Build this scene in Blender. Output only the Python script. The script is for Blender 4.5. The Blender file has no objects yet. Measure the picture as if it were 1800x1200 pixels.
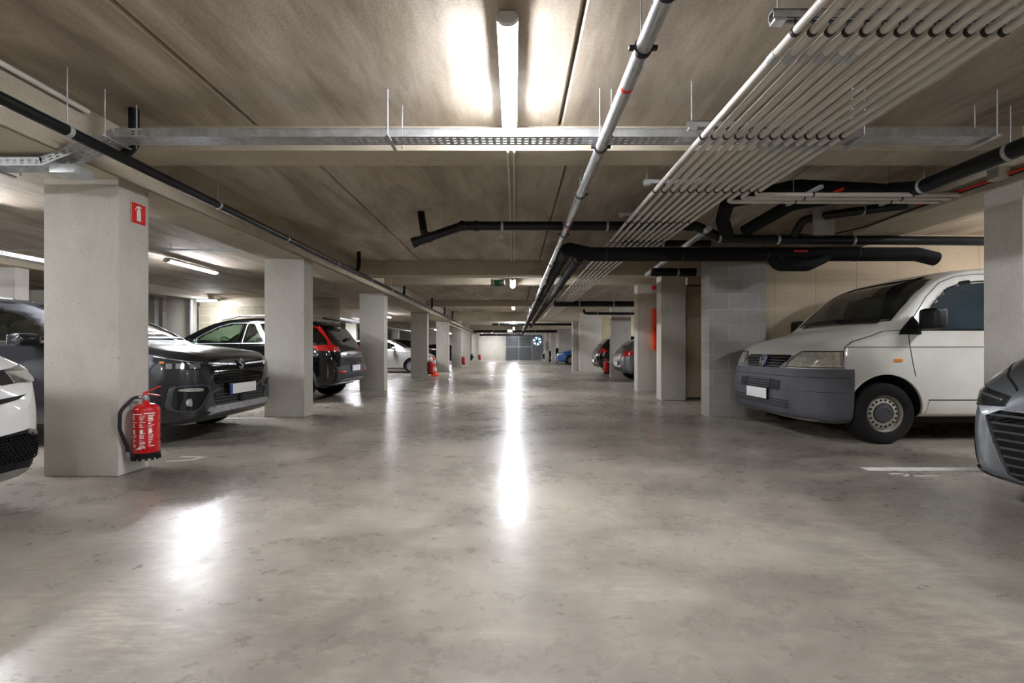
import bpy, bmesh, math, random
import numpy as np
from mathutils import Vector, Matrix
from mathutils.bvhtree import BVHTree

random.seed(7)
S = bpy.context.scene
COL = S.collection
PI = math.pi

# ------------------------------------------------------------------ camera, world, exposure
cam_data = bpy.data.cameras.new('camera')
cam_data.sensor_width = 36.0
cam_data.lens = 16.0
cam_data.shift_x = -4.0 / 1800.0
cam_data.shift_y = 15.0 / 1800.0
cam_data.clip_start = 0.05
cam_data.clip_end = 200
cam = bpy.data.objects.new('camera', cam_data)
cam.location = (0, 0, 1.0)
cam.rotation_euler = (PI / 2, 0, 0)
COL.objects.link(cam)
S.camera = cam

world = bpy.data.worlds.new('world')
world.use_nodes = True
world.node_tree.nodes['Background'].inputs[0].default_value = (0.75, 0.85, 1.0, 1)
world.node_tree.nodes['Background'].inputs[1].default_value = 0.35
S.world = world
S.view_settings.view_transform = 'Standard'
S.view_settings.look = 'None'
S.view_settings.gamma = 1.0
S.view_settings.use_curve_mapping = False
S.view_settings.exposure = 3.27
LAMP_STRENGTH = 34.0
S.cycles.max_bounces = 10
S.cycles.diffuse_bounces = 7
S.cycles.glossy_bounces = 4
S.cycles.transparent_max_bounces = 12
S.cycles.caustics_reflective = False
S.cycles.caustics_refractive = False
S.cycles.sample_clamp_indirect = 6.0

# ------------------------------------------------------------------ materials
def lin(c):
    if isinstance(c, str):
        c = [int(c[i:i + 2], 16) / 255 for i in (0, 2, 4)]
    return tuple((x / 12.92 if x <= 0.04045 else ((x + 0.055) / 1.055) ** 2.4) for x in c) + (1.0,)

class NT:
    def __init__(s, name):
        s.m = bpy.data.materials.new(name)
        s.m.use_nodes = True
        s.t = s.m.node_tree
        s.b = s.t.nodes['Principled BSDF']
        s.o = s.t.nodes['Material Output']
    def n(s, typ, **kw):
        nd = s.t.nodes.new(typ)
        for k, v in kw.items():
            if k.startswith('i_'):
                nd.inputs[k[2:].replace('_', ' ')].default_value = v
            else:
                setattr(nd, k, v)
        return nd
    def l(s, a, b):
        s.t.links.new(a, b)
    def coord(s, scale=(1, 1, 1), world=True):
        mp = s.n('ShaderNodeMapping')
        mp.inputs['Scale'].default_value = scale
        if world:
            s.l(s.n('ShaderNodeNewGeometry').outputs['Position'], mp.inputs['Vector'])
        else:
            s.l(s.n('ShaderNodeTexCoord').outputs['Object'], mp.inputs['Vector'])
        return mp.outputs['Vector']
    def noise(s, vec, scale, detail=4, rough=.55, dist=0.0):
        nd = s.n('ShaderNodeTexNoise')
        nd.inputs['Scale'].default_value = scale
        nd.inputs['Detail'].default_value = detail
        nd.inputs['Roughness'].default_value = rough
        nd.inputs['Distortion'].default_value = dist
        s.l(vec, nd.inputs['Vector'])
        return nd.outputs['Fac']
    def ramp(s, fac, stops):
        r = s.n('ShaderNodeValToRGB')
        e = r.color_ramp.elements
        while len(e) < len(stops):
            e.new(0.5)
        for el, (p, c) in zip(e, stops):
            el.position = p
            el.color = c if len(c) == 4 else lin(c)
        s.l(fac, r.inputs['Fac'])
        return r.outputs['Color']
    def gray(s, fac, a, b, lo=.3, hi=.7):
        r = s.n('ShaderNodeMapRange')
        r.inputs['From Min'].default_value = lo
        r.inputs['From Max'].default_value = hi
        r.inputs['To Min'].default_value = a
        r.inputs['To Max'].default_value = b
        s.l(fac, r.inputs['Value'])
        return r.outputs['Result']
    def mix(s, fac, a, b, mode='MIX'):
        m = s.n('ShaderNodeMix', data_type='RGBA', blend_type=mode)
        for sock, v in ((m.inputs[0], fac), (m.inputs[6], a), (m.inputs[7], b)):
            if isinstance(v, (int, float)):
                sock.default_value = v
            elif isinstance(v, tuple):
                sock.default_value = v
            else:
                s.l(v, sock)
        return m.outputs[2]
    def bump(s, fac, strength=.3, dist=.01):
        b = s.n('ShaderNodeBump')
        b.inputs['Strength'].default_value = strength
        b.inputs['Distance'].default_value = dist
        s.l(fac, b.inputs['Height'])
        s.l(b.outputs['Normal'], s.b.inputs['Normal'])

def simple(name, col, rough=.5, metal=0.0, var=.12, scale=30, coat=0.0, spec=.5, dust=None):
    t = NT(name)
    v = t.coord(world=False)
    f = t.noise(v, scale, 3)
    c = lin(col)
    lo = tuple(x * (1 - var) for x in c[:3]) + (1,)
    hi = tuple(min(1, x * (1 + var)) for x in c[:3]) + (1,)
    out = t.ramp(f, [(.3, lo), (.7, hi)])
    if dust:
        f2 = t.noise(v, 3.0, 5)
        out = t.mix(t.gray(f2, 0, .55, .4, .75), out, lin(dust))
    t.l(out, t.b.inputs['Base Color'])
    t.l(t.gray(f, max(0, rough * .85), min(1, rough * 1.15)), t.b.inputs['Roughness'])
    t.b.inputs['Metallic'].default_value = metal
    t.b.inputs['Coat Weight'].default_value = coat
    t.b.inputs['Coat Roughness'].default_value = .06
    t.b.inputs['Specular IOR Level'].default_value = spec
    return t.m

def emissive(name, col, strength):
    t = NT(name)
    f = t.noise(t.coord(world=False), 4, 2)
    t.b.inputs['Base Color'].default_value = (.8, .8, .8, 1)
    t.b.inputs['Emission Color'].default_value = lin(col)
    t.l(t.gray(f, strength * .97, strength * 1.03), t.b.inputs['Emission Strength'])
    return t.m

def concrete(name, a, b, stain, streak=(1, 1, 1), s1=.7, rough=.75, bump=.25, stain_amt=.5, fine=.12, pores=True):
    t = NT(name)
    v = t.coord(streak)
    v0 = t.coord((1, 1, 1))
    f1 = t.noise(v, s1, 6, .6, .4)
    f2 = t.noise(v, s1 * 6, 5, .6)
    f3 = t.noise(v0, 60, 3, .6)
    c = t.ramp(f1, [(.33, lin(a)), (.67, lin(b))])
    c = t.mix(t.gray(f2, 0, 1, .35, .7), c, t.mix(.5, c, lin(a)))
    f4 = t.noise(v, s1 * 1.7, 7, .65, .8)
    c = t.mix(t.gray(f4, 0, stain_amt, .52, .72), c, lin(stain))
    c = t.mix(t.gray(f3, 0, fine, .4, .65), c, (0.03, 0.027, 0.022, 1))
    if pores:
        vo = t.n('ShaderNodeTexVoronoi')
        vo.inputs['Scale'].default_value = 9
        t.l(v0, vo.inputs['Vector'])
        c = t.mix(t.gray(vo.outputs['Distance'], .45, 0, .035, .07), c, (0.04, 0.035, 0.03, 1))
    t.l(c, t.b.inputs['Base Color'])
    t.b.inputs['Roughness'].default_value = rough
    t.b.inputs['Specular IOR Level'].default_value = .35
    t.bump(f3 if bump < .3 else f2, bump, .006)
    return t.m

def m_ceiling():
    t = NT('ceiling_concrete')
    v0 = t.coord((1, 1, 1))
    v = t.coord((1.6, .42, 1))
    f1 = t.noise(v, 1.1, 6, .62, .9)
    f2 = t.noise(t.coord((6, 1.2, 1)), 1.6, 6, .6, .5)
    f3 = t.noise(v0, 70, 3, .6)
    f5 = t.noise(t.coord((1.2, .7, 1)), .35, 4, .6)
    c = t.ramp(f1, [(.30, lin('85776a')), (.44, lin('a89a88')), (.56, lin('bdb1a1')), (.72, lin('cfc5b8'))])
    c = t.mix(t.gray(f2, 0, .5, .42, .7), c, lin('887b68'))
    c = t.mix(t.gray(f5, 0, .35, .45, .65), c, lin('a9a499'))
    c = t.mix(t.gray(f3, 0, .18, .4, .65), c, (0.03, 0.027, 0.02, 1))
    t.l(c, t.b.inputs['Base Color'])
    t.b.inputs['Roughness'].default_value = .78
    t.bump(f3, .25, .005)
    return t.m

def m_floor():
    t = NT('polished_concrete')
    v0 = t.coord((1, 1, 1))
    f1 = t.noise(v0, .42, 6, .62, .3)
    fa = t.noise(t.coord((.8, 1.5, 1)), 1.0, 8, .72, .2)
    fb = t.noise(t.coord((1.3, .8, 2)), .9, 7, .66, .2)
    fs = t.noise(t.coord((3, 14, 1)), 2.2, 6, .75, .1)
    f3 = t.noise(v0, 9, 5, .65)
    f4 = t.noise(v0, 90, 2, .5)
    c = t.ramp(f1, [(.34, lin('6a635a')), (.45, lin('7f776d')), (.55, lin('979084')), (.68, lin('aba294'))])
    m = t.n('ShaderNodeMath', operation='MULTIPLY')
    t.l(t.gray(fa, 0, .9, .47, .68), m.inputs[0])
    t.l(t.gray(fs, .15, 1, .40, .60), m.inputs[1])
    c = t.mix(m.outputs[0], c, lin('bab1a2'))
    c = t.mix(t.gray(fb, 0, .6, .46, .80), c, lin('6a655d'))
    c = t.mix(t.gray(f3, 0, .2, .5, .7), c, lin('675f54'))
    c = t.mix(t.gray(f4, 0, .12, .45, .65), c, (0.08, 0.075, 0.065, 1))
    t.l(c, t.b.inputs['Base Color'])
    r = t.n('ShaderNodeMath', operation='ADD')
    t.l(t.gray(fa, .22, .32, .40, .62), r.inputs[0])
    t.l(t.gray(f3, 0, .07, .35, .65), r.inputs[1])
    t.l(r.outputs[0], t.b.inputs['Roughness'])
    t.b.inputs['Specular IOR Level'].default_value = .5
    t.bump(f3, .06, .004)
    return t.m

def m_block(name, c1, c2, mortar, bw=.40, bh=.2, ax='x'):
    t = NT(name)
    geo = t.n('ShaderNodeNewGeometry')
    sp = t.n('ShaderNodeSeparateXYZ')
    cb = t.n('ShaderNodeCombineXYZ')
    t.l(geo.outputs['Position'], sp.inputs[0])
    t.l(sp.outputs['X' if ax == 'x' else 'Y'], cb.inputs[0])
    t.l(sp.outputs['Z'], cb.inputs[1])
    br = t.n('ShaderNodeTexBrick')
    br.inputs['Color1'].default_value = lin(c1)
    br.inputs['Color2'].default_value = lin(c2)
    br.inputs['Mortar'].default_value = lin(mortar)
    br.inputs['Scale'].default_value = 1.0
    br.inputs['Mortar Size'].default_value = .006
    br.inputs['Brick Width'].default_value = bw
    br.inputs['Row Height'].default_value = bh
    t.l(cb.outputs[0], br.inputs['Vector'])
    f = t.noise(t.coord((1, 1, 1)), 3, 6, .65)
    f3 = t.noise(t.coord((1, 1, 1)), 80, 3)
    c = t.mix(t.gray(f, 0, .35, .4, .7), br.outputs['Color'], lin(c2))
    c = t.mix(t.gray(f3, 0, .2, .4, .65), c, (.05, .05, .05, 1))
    t.l(c, t.b.inputs['Base Color'])
    t.b.inputs['Roughness'].default_value = .85
    t.bump(br.outputs['Fac'], -.4, .01)
    return t.m

def m_panel():
    t = NT('wood_wool_panel')
    geo = t.n('ShaderNodeNewGeometry')
    sp = t.n('ShaderNodeSeparateXYZ')
    cb = t.n('ShaderNodeCombineXYZ')
    ad = t.n('ShaderNodeMath', operation='ADD')
    ad.inputs[1].default_value = -4.02 + 12.6
    t.l(geo.outputs['Position'], sp.inputs[0])
    t.l(sp.outputs['X'], ad.inputs[0])
    t.l(ad.outputs[0], cb.inputs[0])
    t.l(sp.outputs['Z'], cb.inputs[1])
    br = t.n('ShaderNodeTexBrick')
    br.offset = 0.0
    br.inputs['Color1'].default_value = lin('bfae96')
    br.inputs['Color2'].default_value = lin('b5a48c')
    br.inputs['Mortar'].default_value = lin('6a5d4a')
    br.inputs['Scale'].default_value = 1.0
    br.inputs['Mortar Size'].default_value = .003
    br.inputs['Brick Width'].default_value = .63
    br.inputs['Row Height'].default_value = 2.08
    t.l(cb.outputs[0], br.inputs['Vector'])
    f3 = t.noise(t.coord((1, 1, 1)), 55, 4, .7)
    f = t.noise(t.coord((1, 1, 1)), 1.2, 4, .6)
    c = t.mix(t.gray(f3, 0, .6, .42, .62), br.outputs['Color'], lin('988b74'))
    c = t.mix(t.gray(f, 0, .3), c, lin('b9ad98'))
    t.l(c, t.b.inputs['Base Color'])
    t.b.inputs['Roughness'].default_value = .9
    t.bump(f3, .3, .004)
    return t.m

def m_glass(name, tint, refl=1.0, op=0.0, opc='9a978e'):
    t = NT(name)
    t.t.nodes.remove(t.b)
    tr = t.n('ShaderNodeBsdfTransparent')
    tr.inputs[0].default_value = lin(tint)
    gl = t.n('ShaderNodeBsdfGlossy')
    gl.inputs['Roughness'].default_value = .04
    fa = t.n('ShaderNodeLayerWeight')
    fa.inputs['Blend'].default_value = .5
    lw = t.n('ShaderNodeMath', operation='POWER')
    t.l(fa.outputs['Facing'], lw.inputs[0])
    lw.inputs[1].default_value = 4.0
    mx = t.n('ShaderNodeMixShader')
    f = t.noise(t.coord(world=False), 2.0, 3)
    ad = t.n('ShaderNodeMath', operation='MULTIPLY_ADD')
    t.l(lw.outputs[0], ad.inputs[0])
    ad.inputs[1].default_value = refl
    t.l(t.gray(f, .03, .05), ad.inputs[2])
    t.l(ad.outputs[0], mx.inputs[0])
    t.l(tr.outputs[0], mx.inputs[1])
    t.l(gl.outputs[0], mx.inputs[2])
    last = mx
    if op:
        df = t.n('ShaderNodeBsdfDiffuse')
        df.inputs[0].default_value = lin(opc)
        mx2 = t.n('ShaderNodeMixShader')
        t.l(t.gray(f, op * .7, op * 1.3), mx2.inputs[0])
        t.l(mx.outputs[0], mx2.inputs[1])
        t.l(df.outputs[0], mx2.inputs[2])
        last = mx2
    t.l(last.outputs[0], t.o.inputs['Surface'])
    return t.m

def paint(name, col, metal=.3, rough=.35, coat=.8):
    return simple(name, col, rough, metal, .04, 400, coat)

def m_galv(name, a, b, rough=.42, scale=14, streak=(1, 1, 1), metal=.55):
    t = NT(name)
    v = t.coord(streak, world=False)
    f = t.noise(v, scale, 4, .6)
    vo = t.n('ShaderNodeTexVoronoi')
    vo.inputs['Scale'].default_value = 40
    t.l(v, vo.inputs['Vector'])
    c = t.ramp(f, [(.3, lin(a)), (.7, lin(b))])
    c = t.mix(t.gray(vo.outputs['Distance'], 0, .15, .1, .6), c, lin(b))
    t.l(c, t.b.inputs['Base Color'])
    t.l(t.gray(f, rough * .7, rough * 1.3), t.b.inputs['Roughness'])
    t.b.inputs['Metallic'].default_value = metal
    return t.m

M = {}
M['ceiling'] = m_ceiling()
M['floor'] = m_floor()
M['beam'] = concrete('beam_concrete', 'aca290', 'c2b8a6', '8c7d62', (.7, .7, 1.6), 1.2, stain_amt=.55)
M['column'] = concrete('column_concrete', 'bbb6ac', 'cdc9c0', 'a09786', (1, 1, .55), 1.3, stain_amt=.45)
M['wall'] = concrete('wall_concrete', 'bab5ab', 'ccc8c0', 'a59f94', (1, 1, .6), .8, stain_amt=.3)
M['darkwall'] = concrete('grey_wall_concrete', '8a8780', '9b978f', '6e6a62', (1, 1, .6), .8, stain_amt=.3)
M['block'] = m_block('grey_block', 'a3a09c', '94918c', 'aba8a3', .46, .23)
M['blockfar'] = m_block('pale_block', 'a8a08e', '9a9280', 'c4bdad')
M['panel'] = m_panel()
M['black_pipe'] = simple('black_plastic_pipe', '0d0e0f', .38, 0, .3, 12, 0, .3)
M['insul'] = simple('black_foam_insulation', '1a1a1a', .8, 0, .3, 25, 0, .15)
M['galv'] = m_galv('galvanised_steel', '9a9da0', 'c5c7c8')
M['pipe_steel'] = m_galv('steel_pipe', '8f9194', 'cfd0d0', .28, 6, (1, .15, 1))
M['conduit'] = simple('grey_plastic_conduit', 'cbc7bf', .32, 0, .06, 8)
M['rubber_ring'] = simple('black_rubber', '0d0d0e', .6, 0, .2, 60)
M['red'] = simple('red_enamel', 'c01218', .3, 0, .06, 20, .3)
M['redpl'] = simple('red_plastic', 'd8281c', .45, 0, .06, 20)
M['cabred'] = simple('orange_red_enamel', 'e0401c', .4, 0, .05, 20)
M['white'] = simple('white_print', 'e8e6e2', .5, 0, .04, 20)
M['green'] = simple('green_print', '1f6b47', .4, 0, .06, 20)
M['line'] = simple('white_floor_paint', 'c9c6be', .45, 0, .1, 12)
M['blackpl'] = simple('black_plastic', '0b0c0d', .5, 0, .2, 60, 0, .3)
M['darkpl'] = simple('dark_grey_plastic', '3a3c40', .55, 0, .12, 60)
M['gloss_black'] = simple('gloss_black_plastic', '08090b', .08, 0, .1, 60, .5)
M['tyre'] = simple('tyre_rubber', '131313', .8, 0, .25, 25, 0, .2, dust='2e2b27')
M['well'] = simple('wheel_well', '0a0a0a', .9, 0, .2, 20)
M['chrome'] = simple('chrome', 'd5d6d8', .08, 1, .03, 20)
M['satin'] = simple('satin_silver_trim', 'a9abad', .3, .8, .04, 20)
M['alloy'] = simple('alloy_wheel', '9fa1a4', .28, .8, .05, 20)
M['steelwheel'] = simple('painted_steel_wheel', 'a8a499', .5, .2, .12, 14, dust='6e5b48')
M['plate'] = simple('plate_white', 'f4f4f2', .5, 0, .02, 20)
M['plateblue'] = simple('plate_blue', '1f3a8c', .5, 0, .05, 20)
M['glass'] = m_glass('car_glass_clear', 'e2efe7')
M['glassdark'] = m_glass('car_glass_tinted', '44504c')
M['vanglass'] = m_glass('van_windscreen_dusty', '8a948e', .8, .05)
M['vanside'] = m_glass('van_side_glass', 'c4d0d5', 1.2, .09, '7d98a6')  # bluish diffuse veil stands in for light reflected in the glass
M['opaqueglass'] = simple('dark_window_glass', '0b0f10', .05, 0, .1, 5, .5, .8)
M['lens'] = simple('clear_lamp_lens', 'b5b6b2', .12, .35, .35, 60, .8)
M['lensdark'] = simple('smoked_lamp_lens', '3c3f42', .08, .5, .5, 70, .9)
M['ledstrip'] = simple('lamp_reflector', 'd8dadc', .12, .9, .3, 60, .6)
M['lensred'] = simple('red_lamp_lens', 'c40d12', .15, 0, .15, 60, .8)
M['lensor'] = simple('orange_lamp_lens', 'd97b12', .2, 0, .1, 60, .6)
M['interior'] = simple('dark_interior_trim', '1c1d1f', .8, 0, .2, 30)
M['seat'] = simple('seat_fabric', '26272a', .85, 0, .2, 60)
M['lamp'] = emissive('lamp_diffuser', 'f7f9ff', LAMP_STRENGTH)
M['lamphouse'] = simple('lamp_housing_grey', 'c9c9c7', .5, 0, .03, 20)
M['skylight'] = emissive('daylight_opening', '9fd8ff', .17)
M['signglow'] = emissive('lit_green_sign', '4fc08a', .11)
M['cone'] = simple('orange_cone', 'ef4a1a', .5, 0, .06, 20)
M['conewhite'] = simple('cone_reflective_band', 'd4d2cc', .35, 0, .05, 20)
M['gate'] = simple('gate_steel', '6b6f73', .3, .4, .1, 8)
M['brass'] = simple('brass_fitting', 'b9ae90', .3, .8, .05, 20)
P = {
 'white': paint('white_paint', 'd9d9d6', 0, .35),
 'grey': paint('dark_grey_metallic_paint', '303136', .55, .3),
 'black': simple('black_paint', '030405', .2, 0, .04, 400, 1.0, .1),
 'silver': paint('silver_paint', 'b9bab8', .5, .35),
 'midgrey': paint('mid_grey_metallic_paint', '8b9196', .6, .3),
 'blue': paint('blue_metallic_paint', '28508c', .4, .3),
 'gunmetal': paint('gunmetal_paint', '6f7275', .6, .3),
 'van': simple('dusty_white_van_paint', 'c9c7bf', .42, 0, .04, 5, .25, .5, dust='bdb9ad'),
}

# ------------------------------------------------------------------ mesh helpers
def tag(o, label=None, cat=None, group=None, kind=None):
    if label: o['label'] = label
    if cat: o['category'] = cat
    if group: o['group'] = group
    if kind: o['kind'] = kind
    return o

def empty(name, loc=(0, 0, 0), rz=0, label=None, cat=None, group=None):
    o = bpy.data.objects.new(name, None)
    COL.objects.link(o)
    o.location = loc
    o.rotation_euler = (0, 0, rz)
    return tag(o, label, cat, group)

def sharp(bm, ang=35):
    a = math.radians(ang)
    for f in bm.faces:
        f.smooth = True
    for e in bm.edges:
        if len(e.link_faces) == 2:
            try:
                e.smooth = e.calc_face_angle() < a
            except ValueError:
                pass

class MB:
    """collects geometry for one mesh"""
    def __init__(s):
        s.v = []; s.f = []; s.mi = []
    def add(s, vs, fs, mi=0):
        k = len(s.v)
        s.v += [tuple(p) for p in vs]
        s.f += [tuple(k + i for i in f) for f in fs]
        s.mi += [mi] * len(fs)
        return s
    def box(s, x0, x1, y0, y1, z0, z1, mi=0):
        vs = [(x, y, z) for z in (z0, z1) for y in (y0, y1) for x in (x0, x1)]
        fs = [(0, 2, 3, 1), (4, 5, 7, 6), (0, 1, 5, 4), (2, 6, 7, 3), (0, 4, 6, 2), (1, 3, 7, 5)]
        return s.add(vs, fs, mi)
    def obox(s, c, u, v, w, mi=0):
        """box from centre c and three half-axis vectors"""
        c = Vector(c); u = Vector(u); v = Vector(v); w = Vector(w)
        vs = [c + a * u + b * v + d * w for d in (-1, 1) for b in (-1, 1) for a in (-1, 1)]
        fs = [(0, 2, 3, 1), (4, 5, 7, 6), (0, 1, 5, 4), (2, 6, 7, 3), (0, 4, 6, 2), (1, 3, 7, 5)]
        return s.add(vs, fs, mi)
    def tube(s, pts, r, seg=14, caps=True, mi=0):
        pts = [Vector(p) for p in pts]
        n = len(pts)
        rr = r if isinstance(r, (list, tuple)) else [r] * n
        T = []
        for i in range(n):
            d = pts[min(i + 1, n - 1)] - pts[max(i - 1, 0)]
            T.append(d.normalized() if d.length > 1e-9 else Vector((0, 0, 1)))
        up = Vector((0, 0, 1)) if abs(T[0].z) < .9 else Vector((1, 0, 0))
        N = (up - T[0] * up.dot(T[0])).normalized()
        vs = []; fs = []
        for i in range(n):
            N = (N - T[i] * N.dot(T[i])).normalized()
            B = T[i].cross(N)
            for k in range(seg):
                a = 2 * PI * k / seg
                vs.append(pts[i] + (N * math.cos(a) + B * math.sin(a)) * rr[i])
        for i in range(n - 1):
            for k in range(seg):
                k2 = (k + 1) % seg
                fs.append((i * seg + k, i * seg + k2, (i + 1) * seg + k2, (i + 1) * seg + k))
        if caps:
            fs.append(tuple(reversed(range(seg))))
            fs.append(tuple(range((n - 1) * seg, n * seg)))
        return s.add(vs, fs, mi)
    def lathe(s, prof, c=(0, 0, 0), axis='z', seg=32, mi=0, close=False, cap0=True):
        """prof: list of (radius, height)"""
        vs = []; fs = []
        for (r, h) in prof:
            for k in range(seg):
                a = 2 * PI * k / seg
                p = (r * math.cos(a), r * math.sin(a), h)
                if axis == 'y': p = (p[0], p[2], p[1])
                if axis == 'x': p = (p[2], p[0], p[1])
                vs.append((c[0] + p[0], c[1] + p[1], c[2] + p[2]))
        n = len(prof)
        for i in range(n - 1 if not close else n):
            j = (i + 1) % n
            for k in range(seg):
                k2 = (k + 1) % seg
                fs.append((i * seg + k, i * seg + k2, j * seg + k2, j * seg + k))
        if not close:
            if prof[0][0] > 1e-6 and cap0: fs.append(tuple(reversed(range(seg))))
            if prof[-1][0] > 1e-6: fs.append(tuple(range((n - 1) * seg, n * seg)))
        return s.add(vs, fs, mi)
    def prism(s, poly, a, b, plane='xz', mi=0):
        """poly in the plane, extruded between a and b along the third axis"""
        def P3(u, v, w):
            return {'xz': (u, w, v), 'xy': (u, v, w), 'yz': (w, u, v)}[plane]
        n = len(poly)
        vs = [P3(u, v, a) for u, v in poly] + [P3(u, v, b) for u, v in poly]
        fs = [tuple(range(n)), tuple(reversed(range(n, 2 * n)))]
        for i in range(n):
            j = (i + 1) % n
            fs.append((i, i + n, j + n, j))
        return s.add(vs, fs, mi)
    def bm(s):
        bm = bmesh.new()
        vs = [bm.verts.new(p) for p in s.v]
        for f, mi in zip(s.f, s.mi):
            try:
                fc = bm.faces.new([vs[i] for i in f])
                fc.material_index = mi
            except ValueError:
                pass
        return bm
    def build(s, name, mats, parent=None, bevel=0, smooth=None, weld=True, loc=None):
        bm = s.bm()
        if weld: bmesh.ops.remove_doubles(bm, verts=bm.verts, dist=1e-5)
        bmesh.ops.recalc_face_normals(bm, faces=bm.faces)
        return finish(bm, name, mats, parent, bevel, smooth, loc)

def finish(bm, name, mats, parent=None, bevel=0, smooth=35, loc=None):
    if bevel:
        ed = [e for e in bm.edges if len(e.link_faces) == 2 and e.calc_face_angle(0) > .6]
        bmesh.ops.bevel(bm, geom=ed, offset=bevel, segments=2, affect='EDGES', profile=.6, clamp_overlap=True)
    if smooth is None: smooth = 35
    sharp(bm, smooth)
    me = bpy.data.meshes.new(name)
    bm.to_mesh(me)
    bm.free()
    if not isinstance(mats, (list, tuple)): mats = [mats]
    for m in mats:
        me.materials.append(m)
    o = bpy.data.objects.new(name, me)
    COL.objects.link(o)
    if loc is not None: o.location = loc
    if parent is not None: o.parent = parent
    return o

def fillet(pts, R, n=6):
    pts = [Vector(p) for p in pts]
    out = [pts[0]]
    for i in range(1, len(pts) - 1):
        a, b, c = pts[i - 1], pts[i], pts[i + 1]
        d1 = (a - b); d2 = (c - b)
        ang = d1.angle(d2)
        t = min(R / max(math.tan(ang / 2), .05), d1.length * .49, d2.length * .49)
        p1 = b + d1.normalized() * t; p2 = b + d2.normalized() * t
        for k in range(n + 1):
            u = k / n
            out.append(p1 * (1 - u) ** 2 + b * 2 * u * (1 - u) + p2 * u * u)
    out.append(pts[-1])
    return out

def copy_tree(o, parent=None):
    c = o.copy()
    COL.objects.link(c)
    c.parent = parent
    for ch in list(KIDS.get(o.name, [])) or [x for x in bpy.data.objects if x.parent == o]:
        copy_tree(ch, c)
    return c
KIDS = {}

def W(px, py, Y):
    """photo measurement (pixel of the 1800x1200 frame, distance in metres) -> place in the room"""
    return Vector(((px - 904) * Y / 800, Y, 1 + (615 - py) * Y / 800))
# ------------------------------------------------------------------ the room shell
def struct(name, mb, m, **k):
    o = mb.build(name, m, None, **k)
    return tag(o, kind='structure')

mb = MB().box(-14, 11, -9.5, 46.2, -.2, 0)
struct('floor', mb, M['floor'])

def ceiling(x0, x1, y0, y1, z, joints, thick=.06, gap=.018, tgap=()):
    """precast planks with open joints between them and a slab above"""
    mb = MB()
    xs = [x0] + [j for j in joints if x0 + .05 < j < x1 - .05] + [x1]
    ys = [y0] + list(tgap) + [y1]
    for a, b in zip(xs[:-1], xs[1:]):
        for c, d in zip(ys[:-1], ys[1:]):
            g = gap / 2
            xa, xb, ya, yb = a + (g if a > x0 else 0), b - (g if b < x1 else 0), c + (g if c > y0 else 0), d - (g if d < y1 else 0)
            ch = .012
            pr = [(xa, z + thick), (xa, z + ch), (xa + ch, z), (xb - ch, z), (xb, z + ch), (xb, z + thick)]
            mb.prism(pr, ya, yb, 'xz')
    mb.box(x0, x1, y0, y1, z + thick, z + thick + .2)
    return mb
j1 = [-2.04 + 2.4 * k for k in range(-1, 6)]
j2 = [-1.87 + 2.37 * k for k in range(-1, 6)]
j3 = [-1.95 + 2.4 * k for k in range(-1, 6)]
mb = MB()
for (a, b, j) in ((-9.5, 3.75, j1), (3.75, 9.15, j2), (9.15, 11.1, j1), (11.1, 16.35, j3), (16.35, 21.45, j2), (21.45, 46.2, j1)):
    q = ceiling(-3.45, 11, a, b, 2.77, j)
    mb.add(q.v, q.f)
struct('ceiling', mb, M['ceiling'], weld=False)
mb = MB()
jl = sorted([-5.72 - 2.4 * k for k in range(0, 4)])
for (a, b) in ((-9.5, 3.75), (3.75, 9.15), (9.15, 16.35), (16.35, 46.2)):
    q = ceiling(-14, -3.45, a, b, 2.52, jl)
    mb.add(q.v, q.f)
struct('ceiling_side_bays', mb, M['ceiling'], weld=False)

def beam(x0, x1, y0, y1, z0, z1=2.80, name='trim_beam'):
    mb = MB().box(x0, x1, y0, y1, z0, z1)
    return struct(name, mb, M['beam'], bevel=.012)
nb = 0
for b in ((-3.72, -3.13, -9.5, 45.9, 2.36), (4.02, 4.6, -9.5, 7.1, 2.36),
          (-3.13, 4.02, 3.6, 3.9, 2.576), (-3.13, 6.5, 9.0, 9.35, 2.48), (-3.13, 6.5, 10.95, 11.25, 2.576),
          (-3.13, 8, 16.2, 16.5, 2.56), (-3.13, 3.06, 21.3, 21.7, 2.36), (-3.13, 8, 27.0, 27.3, 2.5), (-3.13, 8, 32.6, 32.9, 2.5),
          (-3.13, 8, 39.0, 39.3, 2.48), (-9.15, -5.15, 13.22, 13.45, 2.26), (-9.5, -3.72, 27.0, 27.3, 2.3), (-8.9, -8.3, -1.5, 12.9, 2.40)):
    nb += 1
    beam(*b, name='trim_%d' % nb)

# walls
struct('wall_back', MB().box(-14, 11, 45.7, 46.1, 0, 2.8), M['wall'])
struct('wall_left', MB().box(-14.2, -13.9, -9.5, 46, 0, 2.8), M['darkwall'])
struct('wall_right', MB().box(9.6, 9.9, -9.5, 46, 0, 2.8), M['wall'])
struct('wall_behind_camera', MB().box(-14, 11, -9.8, -9.5, 0, 2.8), M['wall'])
struct('wall_block', MB().box(2.93, 3.78, 6.84, 7.14, 0, 2.77), M['block'], bevel=.006)
struct('wall_panelled', MB().box(3.78, 9.6, 7.02, 7.3, 0, 2.77), M['panel'])
struct('wall_panel_low', MB().box(3.44, 4.25, 9.30, 9.9, .03, 2.30), M['panel'], bevel=.02)
struct('wall_panel_high', MB().box(3.56, 4.6, 9.36, 9.8, 2.34, 2.77), M['panel'], bevel=.01)
struct('wall_crossing', MB().box(3.06, 4.1, 21.3, 21.7, 0, 2.77), M['wall'], bevel=.01)
struct('wall_crossing_bay', MB().box(4.22, 9.6, 21.6, 21.9, 0, 2.77), concrete('cream_wall', 'c2b798', 'cfc5a8', 'b0a384', s1=.6, stain_amt=.2))
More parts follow.
